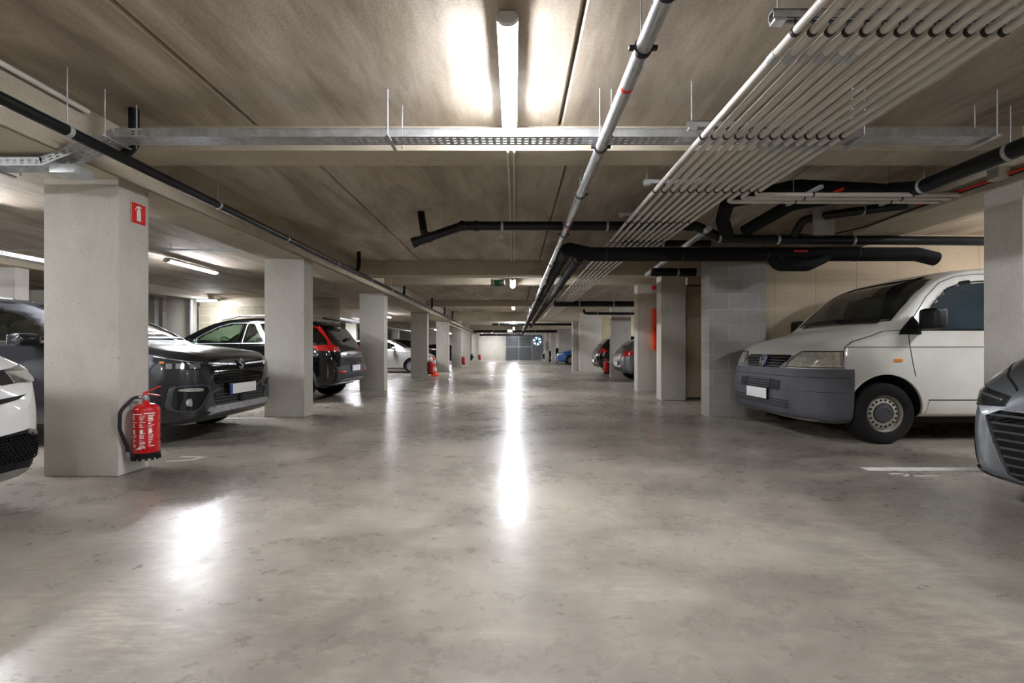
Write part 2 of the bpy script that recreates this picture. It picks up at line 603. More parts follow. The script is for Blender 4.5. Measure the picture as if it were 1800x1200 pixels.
struct('wall_far_bay', MB().box(3.35, 9.6, 34.3, 34.6, 0, 2.77), M['wall'])
struct('wall_side_block', MB().box(-9.15, -3.95 - 1.2, 13.2, 13.45, 0, 2.26), M['blockfar'])
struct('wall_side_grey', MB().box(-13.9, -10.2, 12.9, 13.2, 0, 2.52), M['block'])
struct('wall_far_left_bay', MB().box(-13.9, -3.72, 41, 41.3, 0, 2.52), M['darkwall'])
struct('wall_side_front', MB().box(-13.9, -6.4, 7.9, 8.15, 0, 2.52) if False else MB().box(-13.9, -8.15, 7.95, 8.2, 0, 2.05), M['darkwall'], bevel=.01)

# ------------------------------------------------------------------ columns
def column(x0, x1, y0, y1, top, label, group, m='column'):
    cx, cy = (x0 + x1) / 2, (y0 + y1) / 2
    mb = MB().box(x0 - cx, x1 - cx, y0 - cy, y1 - cy, 0, top + .004)
    o = mb.build('concrete_column', M[m], None, bevel=.012, loc=(cx, cy, 0))
    return tag(o, label, 'column', group)
gl, gr, gs = 'columns along the left of the aisle', 'columns along the right of the aisle', 'columns in the parking bays on the left'
left = [(3.6, 3.9, 'pale concrete column with the red extinguisher and the fire extinguisher sign, nearest on the left'),
        (6.78, 7.08, 'concrete column between the dark grey SUV and the tail of the black SUV'),
        (10.95, 11.25, 'concrete column just past the tail of the black SUV, before the silver hatchback'),
        (16.36, 16.66, 'darker beige concrete column in front of the silver hatchback, left of the traffic cone'),
        (21.7, 22.0, 'pale concrete column directly behind the orange and white traffic cone'),
        (27.0, 27.3, 'concrete column second past the traffic cone, a far extinguisher on its side'),
        (32.1, 32.4, 'far concrete column third past the traffic cone on the left'),
        (39.8, 40.1, 'farthest concrete column on the left, next to the pale end wall')]
for y0, y1, lb in left:
    column(-3.725, -3.13, y0, y1, 2.36, lb, gl)
right = [(4.02, 4.62, 3.6, 3.9, 2.36, 'pale concrete column cutting off the white van at the right edge of the picture'),
         (2.92, 3.41, 9.05, 9.35, 2.48, 'concrete column beside the wood-wool panels, in front of the red fire cabinet'),
         (2.96, 3.62, 10.95, 11.25, 2.576, 'concrete column that carries the red fire cabinet and the red siren'),
         (3.56, 4.28, 16.7, 17.0, 2.57, 'pale concrete column between the grey hatchback and the black SUV tails'),
         (2.78, 3.06, 21.72, 22.0, 2.6, 'narrow dark concrete column at the edge of the bright crossing wall'),
         (2.78, 3.1, 34.0, 34.3, 2.77, 'far concrete column beside the blue car'),
         (2.66, 3.0, 39.3, 39.6, 2.6, 'farthest concrete column on the right near the end wall')]
for x0, x1, y0, y1, t, lb in right:
    column(x0, x1, y0, y1, t, lb, gr)
for x0, x1, y0, y1, t, lb in ((-9.9, -9.2, 12.95, 13.2, 2.52, 'wide concrete column by the grey downpipe, above the grey SUV bonnet'),
                           (-8.9, -8.35, 24, 24.3, 2.52, 'distant concrete column seen between the black SUV tail and the next column'),
                           (-8.9, -8.4, 33, 33.3, 2.52, 'distant dark concrete column above the silver hatchback bonnet'),
                           (-9.2, -8.45, 7.7, 7.93, 2.52, 'pale concrete column seen over the dark grey SUV roof at the left edge')):
    column(x0, x1, y0, y1, t, lb, gs)

# end gate (sliding gate of dark slats in light frame) and fan panel
g = empty('steel_gate', (0, 45.6, 0), 0, 'wide grey slatted steel gate closing the far end of the aisle', 'gate')
x0, x1 = -.86, 1.78
mb = MB()
for k in range(23):
    z = .06 + k * .108
    mb.box(x0, x1, -.02, .02, z, z + .085)
mb.build('slats', M['gate'], g)
MB().box(x0 - .04, x1, -.03, .01, 1.30, 1.36).build('rail', M['galv'], g)
for x in (x0, .455, x1):
    MB().box(x - .03, x + .03, -.05, .03, 0, 2.52).build('post', M['galv'], g)
fp = empty('fan_panel', (0, 45.6, 0), 0, 'grey panel with a round fan opening showing blue daylight beside the gate', 'ventilation fan')
cx, cz, R = 2.29, 1.89, .42
o = MB()
n = 40
sq = []
for k in range(n):
    a = 2 * PI * k / n
    c, s_ = math.cos(a), math.sin(a)
    t = min((.54 if c > 0 else .5) / max(abs(c), 1e-6), (.62 if s_ > 0 else 1.85) / max(abs(s_), 1e-6))
    sq.append((cx + c * t, cz + s_ * t))
vs = [(cx + R * math.cos(2 * PI * k / n), -.02, cz + R * math.sin(2 * PI * k / n)) for k in range(n)] + [(u, -.02, v) for u, v in sq]
vs += [(x, .02, z) for x, y, z in vs]
fs = []
for k in range(n):
    q = (k + 1) % n
    fs += [(k, q, q + n, k + n), (k + 2 * n, k + 3 * n, q + 3 * n, q + 2 * n), (k, k + 2 * n, q + 2 * n, q)]
o.add(vs, fs)
o.build('panel', M['gate'], fp)
mb = MB()
for k in range(6):
    a = k * PI / 3 + .25
    u = Vector((math.cos(a), 0, math.sin(a)))
    w = Vector((-math.sin(a), .35, math.cos(a)))
    mb.obox(Vector((cx, -.02, cz)) + u * R * .55, u * R * .42, w * .06, Vector((0, .006, 0)))
mb.build('fan_blades', M['darkpl'], fp)
MB().lathe([(.07, -.05), (.07, .02)], (cx, 0, cz), 'y', 16).build('fan_hub', M['darkpl'], fp)
MB().lathe([(R - .005, .03), (R - .005, .035)], (cx, 0, cz), 'y', 32).build('daylight', M['skylight'], fp)

# painted lines
def line(x0, x1, y0, y1, label):
    o = MB().box(x0, x1, y0, y1, .0005, .003).build('bay_line', M['line'])
    tag(o, label, 'floor marking', 'white parking bay lines')
line(2.94, 9, 3.77, 3.87, 'white painted bay line on the floor in front of the silver grey car')
line(-9, -3.2, 6.62, 6.72, 'white bay line beside the dark grey SUV, ending at its column')
line(-9, -3.2, 10.8, 10.9, 'white bay line past the black SUV tail')
line(3.0, 9, 13.55, 13.65, 'white bay line in front of the grey hatchback')
line(3.2, 9, 16.35, 16.45, 'white bay line between the grey hatchback and the black SUV')
line(-9, -3.2, 16.2, 16.3, 'white bay line beside the silver hatchback column')
mk = MB()
mk.box(3.03, 3.17, 3.66, 3.685, .0005, .003); mk.box(3.09, 3.36, 3.60, 3.62, .0005, .003)
mk.box(3.13, 3.16, 3.60, 3.68, .0005, .003)
tag(mk.build('bay_number', M['line']), 'worn white bay number on the floor by the white line at the right', 'floor marking')
mk = MB()
mk.obox((-3.02, 4.12, .0015), (.11, .03, 0), (-.004, .014, 0), (0, 0, .001)); mk.obox((-3.0, 4.26, .0015), (.12, .0, 0), (0, .012, 0), (0, 0, .001))
mk.obox((-2.92, 4.2, .0015), (.012, .0, 0), (.02, .07, 0), (0, 0, .001))
tag(mk.build('bay_number', M['line']), 'white bay number on the floor at the foot of the extinguisher column', 'floor marking')

# ------------------------------------------------------------------ lamps
def lamp(x, y0, L, zb, label, across=False, group='linear ceiling lamps'):
    root = empty('ceiling_lamp', (x, y0 + (0 if across else L / 2), zb + .045), PI / 2 if across else 0, label, 'lamp', group)
    h = L / 2
    w = .056
    prof = [(w * math.sin(a), -.045 * math.cos(a)) for a in np.linspace(-PI / 2 * .76, PI / 2 * .76, 15)]
    prof += [(w * .88, -.014), (-w * .88, -.014)]
    MB().prism(prof, -h + .03, h - .03, 'xz').build('diffuser', M['lamp'], root, smooth=30)
    MB().prism([(-w * 1.0, -.0138), (w * 1.0, -.0138), (w * .99, .006), (w * .7, .03), (-w * .7, .03), (-w * .99, .006)][::-1], -h + .02, h - .02, 'xz').build('housing', M['lamphouse'], root, bevel=.004)
    for s_ in (-1, 1):
        MB().prism([(p[0] * 1.06, p[1] * 1.06) for p in prof], s_ * h - .029 * (s_ > 0), s_ * h + .029 * (s_ < 0), 'xz').build('end_cap', M['lamphouse'], root)
    return root
ga = 'linear lamps over the aisle'
lamp(-.035, 2.3, 1.15, 2.655, 'long bright white linear lamp on the ceiling nearest the camera', group=ga)
lamp(-.035, 9.62, 1.2, 2.47, 'linear lamp over the aisle beside the green exit sign', group=ga)
lamp(-.035, 17.4, 1.2, 2.64, 'small far lamp over the aisle just past the green exit sign', group=ga)
lamp(-.035, 29.2, 1.2, 2.44, 'far lamp over the aisle next to the distant green sign', group=ga)
for y, lb in ((-5.4, 'linear lamp over the aisle, far behind the camera'), (-2.8, 'linear lamp over the aisle just behind the camera'), (22.8, 'linear lamp over the aisle tucked behind the deep far beam'), (26.0, 'added hidden lamp over the aisle between the deep beam and the distant exit sign'), (36.2, 'linear lamp over the aisle beyond the distant exit sign'), (42.0, 'added hidden lamp over the aisle, nearest the steel gate')):  # lamps past the deep beam and by the gate are added to brighten the far end
    lamp(-.035, y, 1.2, 2.655 if y < 0 else 2.66, lb, group=ga)
lamp(-2.2, 43.2, 1.2, 2.66, 'added hidden lamp brightening the pale end wall left of the gate', group=ga)  # added behind the last beam to brighten the end wall
gb = 'linear lamps over the left parking bays'
lamp(-5.47, 7.15, 1.2, 2.385, 'slanting linear lamp over the bays behind the nearest left column', group=gb)
lamp(-5.4, 18.6, 1.2, 2.385, 'lamp glimpsed beside the third left column over the silver hatchback', group=gb)
lamp(-8.38, 12.45, .6, 2.33, 'short bright lamp in front of the pale block wall above the black SUV', True, group=gb)
for y, lb in ((-4.4, 'linear lamp over the left bays behind the camera'), (.2, 'added unseen lamp over the white car at the left'), (3.55, 'added unseen lamp over the dark grey SUV, out past the left edge'), (31.0, 'farthest linear lamp over the left bays')):  # lamps over the white car and grey SUV are added fill, out of view
    lamp(-5.47, y, 1.2, 2.385, lb, group=gb)
gc = 'linear lamps over the right parking bays'
for x, y, z, lb in ((6.3, -5, 2.6, 'linear lamp over the right bays behind the camera'), (5.8, 2.1, 2.66, 'added unseen lamp above the silver grey car, lighting the van side'), (7.7, 4.6, 2.58, 'linear lamp above the white van, hidden by the column'),  # the one above the silver grey car is added to light the van side
      (6.3, 13.4, 2.55, 'linear lamp above the grey hatchback'), (6.3, 18.6, 2.55, 'linear lamp above the black SUV on the right'), (6.3, 29.6, 2.5, 'linear lamp above the blue car'), (6.3, 41.5, 2.5, 'linear lamp above the far black car')):
    lamp(x, y, 1.2, z, lb, group=gc)
lamp(-10.8, 5.5, 1.2, 2.385, 'added unseen lamp deep in the left bays behind the dark grey SUV', group=gb)  # added out of view to lift the left bays
lamp(-11, 16.5, 1.2, 2.385, 'added unseen lamp deep in the left bays past the pale block wall', group=gb)  # unseen fill added for the far left bays
lamp(-5.47, 38, 1.2, 2.385, 'added lamp over the last left bay, lighting the end wall', group=gb)  # added as extra light for the end wall
lamp(-8, 22, 1.2, 2.385, 'added fill lamp deep in the left bays behind the silver hatchback', group=gb)  # extra fill lamp added for the middle of the left bays

# ------------------------------------------------------------------ fire extinguishers, sign, cabinet, siren, exit signs
def extinguisher(loc, rz, label, detail=True):
    """wall side is local -x, label side local -y"""
    r = empty('fire_extinguisher', loc, rz, label, 'fire extinguisher', 'red fire extinguishers on the columns')
    R = .092
    prof = [(0, .035), (R * .9, .035), (R, .05), (R, .395)]
    for a in np.linspace(0, PI / 2, 7)[1:]:
        prof.append((.03 + (R - .03) * math.cos(a), .395 + .055 * math.sin(a)))
    prof += [(.024, .455), (.024, .475), (0, .475)]
    MB().lathe(prof, (0, 0, 0), 'z', 28).build('cylinder', M['red'], r)
    pb = [(R * 1.03, .0), (R * 1.03, .055), (R * .97, .058)]
    mb = MB().lathe([(0, .012), (R * .98, .012)] + pb[1:], (0, 0, 0), 'z', 28)
    for k in range(14):
        a = 2 * PI * k / 14
        mb.obox((math.cos(a) * R, math.sin(a) * R, .012), (math.cos(a) * .006, math.sin(a) * .006, 0), (-math.sin(a) * .009, math.cos(a) * .009, 0), (0, 0, .014))
    mb.build('foot_ring', M['blackpl'], r)
    MB().lathe([(.018, .47), (.022, .49), (.014, .52), (.0, .52)], (0, 0, 0), 'z', 14).build('valve', M['satin'], r)
    mb = MB()
    mb.obox((.05, 0, .563), (.062, 0, .026), (0, .011, 0), (-.001, 0, .003))
    mb.obox((-.008, 0, .528), (.012, 0, 0), (0, .012, 0), (0, 0, .012))
    mb.obox((.06, 0, .522), (.055, 0, -.009), (0, .011, 0), (0, 0, .003))
    mb.build('handle', M['redpl'], r, bevel=.001)
    pts = fillet([(-.02, 0, .497), (-.06, -.05, .505), (-.098, -.135, .40), (-.10, -.135, .26), (-.085, -.085, .11), (-.08, -.075, .03)], .09, 7)
    h = MB().tube(pts, .0125, 12).build('hose', M['rubber_ring'], r)
    MB().tube([(-.01, 0, .497), (-.04, -.028, .502)], .016, 12).build('hose_fitting', M['satin'], h)
    MB().tube([(-.0815, -.079, .07), (-.08, -.075, .03)], .015, 12).build('hose_nozzle', M['satin'], h)
    MB().box(-.125, -.085, -.02, .02, .40, .47).build('wall_bracket', M['galv'], r)
    if detail:
        rnd = random.Random(3)
        mb = MB()
        def bar(a0, a1, z0, z1):
            n = max(2, int((a1 - a0) / .12) + 1)
            vs = []; fs = []
            for i in range(n):
                a = a0 + (a1 - a0) * i / (n - 1)
                for z in (z0, z1):
                    for q in (R - .001, R + .0008):
                        vs.append((q * math.cos(a), q * math.sin(a), z))
            for i in range(n - 1):
                k = i * 4
                fs += [(k + 1, k + 5, k + 7, k + 3), (k, k + 2, k + 6, k + 4), (k, k + 4, k + 5, k + 1), (k + 2, k + 3, k + 7, k + 6)]
            mb.add(vs, fs)
        c0 = -PI / 2 + .05
        bar(c0 - .5, c0 + .35, .368, .375); bar(c0 + .45, c0 + 1.3, .372, .38)
        for col in (0, 1, 2):
            a = c0 - .48 + col * .62
            for row in range(20):
                z = .355 - row * .0128
                if row in (8, 9, 10) and col != 2:
                    continue
                L = rnd.uniform(.16, .46)
                bar(a, a + L, z, z + rnd.choice((.003, .004, .007)))
            bar(a + .04, a + .26, .218, .248)
        bar(c0 - .05, c0 + .3, .093, .099)
        for i in range(7):
            bar(c0 - .15 + i * .04, c0 - .13 + i * .04 + .03, .084 + i * .0035, .088 + i * .0035)
        for i in range(5):
            bar(c0 + .12 + i * .09, c0 + .17 + i * .09, .098, .113)
        mb.build('printed_label', M['white'], r)
    return r
extinguisher((-3.008, 3.72, .115), 0, 'red fire extinguisher hanging low on the side of the nearest left column')
extinguisher((-3.03, 16.5, .13), 0, 'red fire extinguisher half hidden behind the traffic cone', False)
extinguisher((-3.03, 27.15, .13), 0, 'small far red extinguisher on a left column past the traffic cone', False)
extinguisher((-3.03, 39.9, .13), 0, 'tiny far red extinguisher by the end wall on the left', False)
extinguisher((3.40, 16.85, .13), PI, 'red fire extinguisher in front of the black SUV on the right', False)

sg = empty('extinguisher_sign', (-3.127, 3.785, 2.13), 0, 'square red sign with a white extinguisher symbol on the nearest left column', 'sign')
MB().box(0, .003, -.074, .074, -.087, .087).build('plate', M['redpl'], sg)
mb = MB()
mb.box(.0028, .0045, -.074, -.071, -.087, .087); mb.box(.0028, .0045, .071, .074, -.087, .087)
mb.box(.0028, .0045, -.074, .074, -.087, -.084); mb.box(.0028, .0045, -.074, .074, .084, .087)
mb.prism([(-.018, -.06), (.022, -.06), (.022, .02), (.016, .035), (.008, .04), (-.004, .04), (-.012, .035), (-.018, .02)], .0032, .005, 'yz')
mb.prism([(-.006, .04), (.012, .04), (.012, .05), (.03, .052), (.028, .06), (.0, .066), (-.02, .058), (-.036, .03), (-.03, .027), (-.015, .046), (-.006, .05)], .0032, .005, 'yz')
mb.build('symbol', M['white'], sg)

fc = empty('fire_cabinet', (3.30, 10.94, 1.0), 0, 'tall orange red fire hose cabinet on the right column', 'fire cabinet')
MB().box(0, .58, -.16, 0, 0, .98).build('body', M['cabred'], fc, bevel=.006)
MB().box(.02, .56, -.168, -.16, .02, .96).build('door', M['cabred'], fc, bevel=.002)
MB().box(.03, .045, -.178, -.168, .45, .55).build('handle', M['blackpl'], fc)
mb = MB()
for a, b, c, d in ((.14, .17, .56, .72), (.14, .2, .70, .73), (.18, .22, .58, .66), (.23, .30, .56, .60), (.23, .25, .60, .72), (.27, .30, .63, .73), (.33, .38, .56, .73)):
    mb.box(a, b, -.171, -.1675, c, d)
mb.build('symbol', M['white'], fc)
si = empty('alarm_siren', (3.36, 10.94, 2.50), 0, 'small round red alarm siren high on the right column', 'siren')
MB().lathe([(.0, 0), (.05, 0), (.05, -.04), (.042, -.07), (.0, -.075)], (0, 0, 0), 'y', 20).build('housing', M['red'], si)
MB().box(-.055, .055, -.01, 0, -.055, .055).build('base', M['red'], si)

def exit_sign(loc, w, h, label, m, arrow=True, hang=.035):
    r = empty('exit_sign', loc, 0, label, 'exit sign')
    MB().box(-w / 2, w / 2, -.012, .012, -h, 0).build('panel', M[m], r, bevel=.002)
    mb = MB()
    y0, y1 = -.015, -.0115
    s_ = h
    def p(pts): mb.prism([(a * s_, b * s_) for a, b in pts], y0, y1, 'xz')
    # door frame and running figure
    p([(-.92, -.9), (-.86, -.9), (-.86, -.1), (-.92, -.1)]); p([(-.92, -.16), (-.5, -.16), (-.5, -.1), (-.92, -.1)])
    p([(-.66, -.2), (-.58, -.2), (-.56, -.3), (-.64, -.34), (-.7, -.28)])
    p([(-.76, -.36), (-.58, -.38), (-.55, -.6), (-.68, -.62)])
    p([(-.82, -.42), (-.74, -.38), (-.80, -.58), (-.86, -.56)]); p([(-.58, -.42), (-.42, -.5), (-.44, -.56), (-.6, -.5)])
    p([(-.68, -.6), (-.6, -.6), (-.68, -.86), (-.86, -.88), (-.84, -.8), (-.74, -.78)]); p([(-.62, -.58), (-.54, -.58), (-.42, -.72), (-.44, -.9), (-.52, -.9), (-.5, -.74)])
    if arrow:
        p([(.3, -.45), (.62, -.45), (.62, -.55), (.3, -.55)]); p([(.5, -.15), (.62, -.15), (.92, -.5), (.62, -.85), (.5, -.85), (.78, -.5)])
    mb.build('pictogram', M['white'], r)
    for s2 in (-1, 1):
        MB().box(s2 * w * .38 - .003, s2 * w * .38 + .003, -.003, .003, 0, hang).build('hanger', M['blackpl'], r)
    return r
exit_sign((-.345, 9.36, 2.445), .27, .135, 'green emergency exit sign with running figure and white arrow', 'green')
exit_sign((-.30, 31.0, 2.38), .34, .17, 'small far lit green exit sign over the aisle', 'signglow', hang=.39)

dt = empty('smoke_detector', (-.19, 7.08, 2.77), 0, 'small round white smoke detector on the ceiling', 'smoke detector')
MB().lathe([(.0, -.045), (.03, -.042), (.045, -.02), (.05, 0)], (0, 0, 0), 'z', 20).build('sensor', M['lamphouse'], dt)
MB().lathe([(.058, -.012), (.06, 0)], (0, 0, 0), 'z', 20).build('base', M['lamphouse'], dt)
MB().tube([(.05, 0, -.012), (.16, 0, -.012)], .008, 8).build('cable', M['conduit'], dt)

# traffic cone
cn = empty('traffic_cone', (-3.09, 17.55, 0), 0, 'orange traffic cone with white bands standing at the aisle edge', 'traffic cone')
MB().prism([(-.19, -.15), (-.15, -.19), (.15, -.19), (.19, -.15), (.19, .15), (.15, .19), (-.15, .19), (-.19, .15)], 0, .03, 'xy').build('base', M['cone'], cn, bevel=.004)
def cr(z): return .135 - .105 * z / .72
for i, (z0, z1, m) in enumerate(((.03, .2, 'cone'), (.2, .34, 'conewhite'), (.34, .48, 'cone'), (.48, .60, 'conewhite'), (.60, .74, 'cone'))):
    MB().lathe([(cr(z0), z0), (cr(z1), z1)] , (0, 0, 0), 'z', 24).build('cone_body' if m == 'cone' else 'reflective_band', M[m], cn)
# ------------------------------------------------------------------ services under the ceiling
def rods(parent, items, r=.004):
    for (x, y, z0, z1) in items:
        MB().tube([(x, y, z0), (x, y, z1)], r, 8).build('threaded_rod', M['galv'], parent)

def ring(c, axis, r, w=.012, t=.004, seg=20):
    return MB().lathe([(r, -w), (r + t, -w), (r + t, w), (r, w)], c, axis, seg, close=True)

def pipe(name, pts, r, m, label, cat='pipe', group=None, clamps=(), rod_top=2.77, bend=.12, clamp_mat='galv', seg=18, caps=True):
    """clamps: list of (point, axis)"""
    root = empty(name, Vector(pts[0]), 0, label, cat, group)
    off = Vector(pts[0])
    f = fillet(pts, bend) if len(pts) > 2 else [Vector(p) for p in pts]
    MB().tube([p - off for p in f], r, seg, caps).build('run', M[m], root)
    for (c, ax) in clamps:
        c = Vector(c) - off
        ring(c, ax, r, .014, .005).build('clamp', M[clamp_mat], root)
        if rod_top:
            MB().tube([c + Vector((0, 0, r)), (c.x, c.y, rod_top - off.z)], .004, 6).build('threaded_rod', M['galv'], root)
    return root

# big galvanised pipe above the aisle
sp = pipe('steel_pipe', [(.58, -9.4, 2.36), (.58, 38.5, 2.36)], .0365, 'pipe_steel', 'thick galvanised steel pipe running the whole aisle above the driveway', rod_top=None, seg=24)
for y, rt in ((1.72, 1), (2.05, 1), (2.42, 0), (3.05, 1), (3.98, 1), (4.9, 0), (5.35, 1), (7.2, 1), (9.8, 1), (12.2, 1), (14.6, 1), (17.5, 1), (20, 1)):
    yy = y + 9.4
    if y in (2.42,):
        continue
    mb = ring((0, yy, 0), 'y', .0365, .012, .006, 24)
    for s_ in (-1, 1):
        mb.obox((s_ * .052, yy, 0), (.012, 0, 0), (0, .010, 0), (0, 0, .008))
    cl = mb.build('clamp', M['rubber_ring'], sp)
    if rt:
        MB().tube([(-.0, yy + .03, .04), (0, yy + .03, .41)], .004, 6).build('threaded_rod', M['galv'], sp)
MB().lathe([(.0368, -.014), (.0372, -.014), (.0372, .014), (.0368, .014)], (0, 2.34 + 9.4, 0), 'y', 24, close=True).build('red_tape', M['redpl'], sp)
MB().lathe([(.0368, -.014), (.0372, -.014), (.0372, .014), (.0368, .014)], (0, 5.0 + 9.4, 0), 'y', 24, close=True).build('red_tape', M['redpl'], sp)

# thirteen parallel grey conduits; ten pass the beam, seven go all the way
CX = [1.235 + .0765 * i for i in range(13)]
CZ = 2.40
CLIP = []
kinds = ['pale grey conduit, outermost toward the aisle in the bank of parallel conduits']
ordn = ['second', 'third', 'fourth', 'fifth', 'sixth', 'seventh', 'eighth', 'ninth', 'tenth', 'eleventh', 'twelfth', 'thirteenth']
for i, x in enumerate(CX):
    lb = kinds[0] if i == 0 else 'pale grey conduit, %s from the aisle in the ceiling bank' % ordn[i - 1]
    if i < 7:
        pts = [(x, -9.4, CZ), (x, 21.3, CZ)]
    elif i < 10:
        yb = 6.5 + .09 * (9 - i)
        pts = [(x, -9.4, CZ), (x, yb, CZ)]
    else:
        yb = 4.10 + .10 * (12 - i)
        lb += ', turning right to the beam'
        pts = [(x, -9.4, CZ), (x, yb, CZ), (4.02, yb, CZ)]
    root = empty('conduit', (x, -9.4, CZ), 0, lb, 'conduit', 'bank of parallel conduits under the ceiling')
    off = Vector(pts[0])
    f = fillet(pts, .09, 8) if len(pts) > 2 else [Vector(p) for p in pts]
    MB().tube([p - off for p in f], .0185, 14).build('run', M['conduit'], root)
    cy = [0.0, 1.0, 2.0, 2.98, 3.99, 4.96, 5.86] + ([6.9, 7.9, 8.8, 9.9, 10.9, 12, 13, 14, 15] if i < 7 else [])
    for y in cy:
        if y > pts[1][1] or (i >= 10 and y > 4.05):
            continue
        if not CLIP:
            mb = ring((0, 0, 0), 'y', .0185, .008, .004, 14)
            q = MB().tube([(0, 0, .02), (0, 0, .056)], .004, 6)
            mb.add(q.v, q.f)
            CLIP.append(mb.build('clip', M['rubber_ring'], root))
            CLIP[0].location = (0, y + 9.4, 0)
        else:
            o = CLIP[0].copy()
            COL.objects.link(o)
            o.parent = root
            o.location = (0, y + 9.4, 0)
    sock = 2.17 if i < 6 else 3.12
    MB().lathe([(.0215, -.03), (.0225, -.025), (.0225, .025), (.0215, .03)], (0, sock + 9.4, 0), 'y', 14).build('coupling', m_galv('coupling_%d' % i, '9da3a6', 'c8cccd') if i == 0 else bpy.data.materials['coupling_0'], root)
    if i >= 10:
        for xx in (2.45 + .02 * i, 3.35 + .02 * i):
            ring((xx - x, yb + 9.4, 0), 'x', .0185, .006, .004, 14).build('clip', M['rubber_ring'], root)
# strut channels that carry the conduits
for y, x1, lb in ((2.0, 2.26, 'nearest steel channel carrying the conduit bank, at the top right'), (2.98, 2.26, 'steel channel carrying the conduits just before the cable tray'),
              (3.99, 2.26, 'steel channel carrying the conduits right after the first cross beam'), (4.96, 2.0, 'steel channel carrying the conduits before the black cross pipes'),
              (5.86, 2.0, 'steel channel over the thick black cross pipe'), (7.9, 1.76, 'steel channel over the conduits past the thick black cross pipe')):
    r = empty('strut_channel', (1.14, y + .02, CZ + .06), 0, lb, 'channel', 'steel channels carrying the conduits')
    L = x1 - 1.14
    mb = MB().box(0, L, -.02, .02, .036, .040).box(0, L, -.02, -.017, 0, .04).box(0, L, .017, .02, 0, .04).box(0, L, -.02, -.01, 0, .003).box(0, L, .01, .02, 0, .003)
    mb.build('rail', M['galv'], r)
    for xx in (.03, L - .03):
        MB().tube([(xx, 0, .0), (xx, 0, 2.77 - CZ - .06)], .0045, 8).build('threaded_rod', M['galv'], r)
    MB().box(.005, .055, -.022, .022, -.012, 0).build('end_plate', M['galv'], r)
for x, lb in ((2.5, 'small steel channel at the bend of the three conduits'), (3.42, 'small steel channel near the beam end of the three conduits')):
    r = empty('strut_channel', (x + .2, 4.0, CZ + .022), 0, lb, 'channel', 'steel channels carrying the conduits')
    MB().box(-.018, .018, 0, .5, 0, .03).build('rail', M['galv'], r)
    MB().tube([(0, .4, .03), (0, .4, .35)], .0045, 8).build('threaded_rod', M['galv'], r)

# two conduits to the lamps along the aisle ceiling
for k, x in enumerate((-.052, .0)):
    tag(MB().tube([(x, 3.92, 2.755), (x, 8.98, 2.755)], .011, 10).build('lamp_conduit', M['conduit']),
        'thin grey conduit along the aisle ceiling after the first beam, %s of the pair' % ('left' if k == 0 else 'right'), 'conduit', 'thin lamp conduits on the ceiling')
    tag(MB().tube(fillet([(x, 3.42, 2.72), (x, 3.5, 2.72), (x, 3.585, 2.70), (x, 3.585, 2.565), (x, 3.92, 2.565), (x, 3.92, 2.755)], .03), .011, 10).build('lamp_conduit', M['conduit']),
        'short grey conduit bent round the first beam at the lamp, %s one' % ('left' if k == 0 else 'right'), 'conduit', 'thin lamp conduits on the ceiling')
    tag(MB().tube([(x - .03, -9, 2.755), (x - .03, 2.22, 2.755)], .011, 10).build('lamp_conduit', M['conduit']),
        'short grey conduit with cable gland at the near end of the first lamp, %s one' % ('left' if k == 0 else 'right'), 'conduit', 'thin lamp conduits on the ceiling')

# left: black pipe along the beam, pale conduit in the corner
lp = pipe('black_pipe', [(-2.8, -9.4, 2.372), (-2.8, 40, 2.372)], .036, 'black_pipe', 'thin black pipe running along the left beam above the columns', group='black pipes',
     clamps=[((-2.8, y, 2.372), 'y') for y in (-1, .7, 3.0 - .15, 4.3, 5.6, 7.2, 8.9, 10.4, 12.4, 14.6, 17, 19.5)])
for (y, zt_) in ((3.35, 2.77), (8.2, 2.77), (11.6, 2.74), (15.5, 2.77), (18.3, 2.77), (20.6, 2.77)):
    d = .22
    mb = MB().tube(fillet([(0, y - .1 + 9.4, 0), (0, y + 9.4, .14), (0, y + 9.4, zt_ - 2.372)], .06), .034, 14)
    mb.build('branch', M['black_pipe'], lp)
tag(MB().tube([(-3.09, -9.4, 2.725), (-3.09, 3.3, 2.725)], .016, 10).build('corner_conduit', M['conduit']), 'pale conduit in the corner between left beam and ceiling', 'conduit')
ring((-3.09, 3.28, 2.725), 'y', .016, .02, .004)
tag(MB().tube([(-3.08, 21.3, 2.22), (-3.08, 45, 2.22)], .02, 10).build('corner_conduit', M['conduit']), 'thin far conduit along the left beam past the traffic cone', 'conduit')

# black drain pipe that crosses the aisle (with stub on its left end)
BP = 'black pipes'
r = pipe('drain_pipe', [(-1.19, 5.45, 2.29), (-.62, 5.45, 2.485), (2.18, 5.45, 2.485), (2.5, 5.45, 2.33), (6.6, 5.45, 2.295)], .054, 'black_pipe',
     'black drain pipe crossing the aisle with a dropped left end', group=BP, bend=.12,
     clamps=[((-.145, 5.45, 2.485), 'x'), ((1.11, 5.45, 2.485), 'x'), ((2.45 + .0, 5.45, 2.345), 'x'), ((3.15, 5.45, 2.323), 'x'), ((4.05, 5.45, 2.31), 'x')])
off = Vector((-1.19, 5.45, 2.29))
MB().tube([Vector(p) - off for p in fillet([(-1.02, 5.5, 2.345), (-1.14, 5.75, 2.48), (-1.2, 5.85, 2.78)], .08)], .047, 14).build('stub', M['black_pipe'], r)
for c in ((-1.19, 2.29), (-1.02, 2.348), (-.62, 2.485), (.0 - .45, 2.485), (2.1, 2.485)):
    d = Vector((.57, 0, .195)).normalized() if c[0] < -.7 else Vector((1, 0, 0))
    p = Vector((c[0], 5.45, c[1])) - off
    MB().tube([p - d * .03, p + d * .03], .062, 18).build('sleeve', M['black_pipe'], r)
rods(r, [(-.85 - off.x, 0, 2.43 - off.z, 2.77 - off.z)], .003)

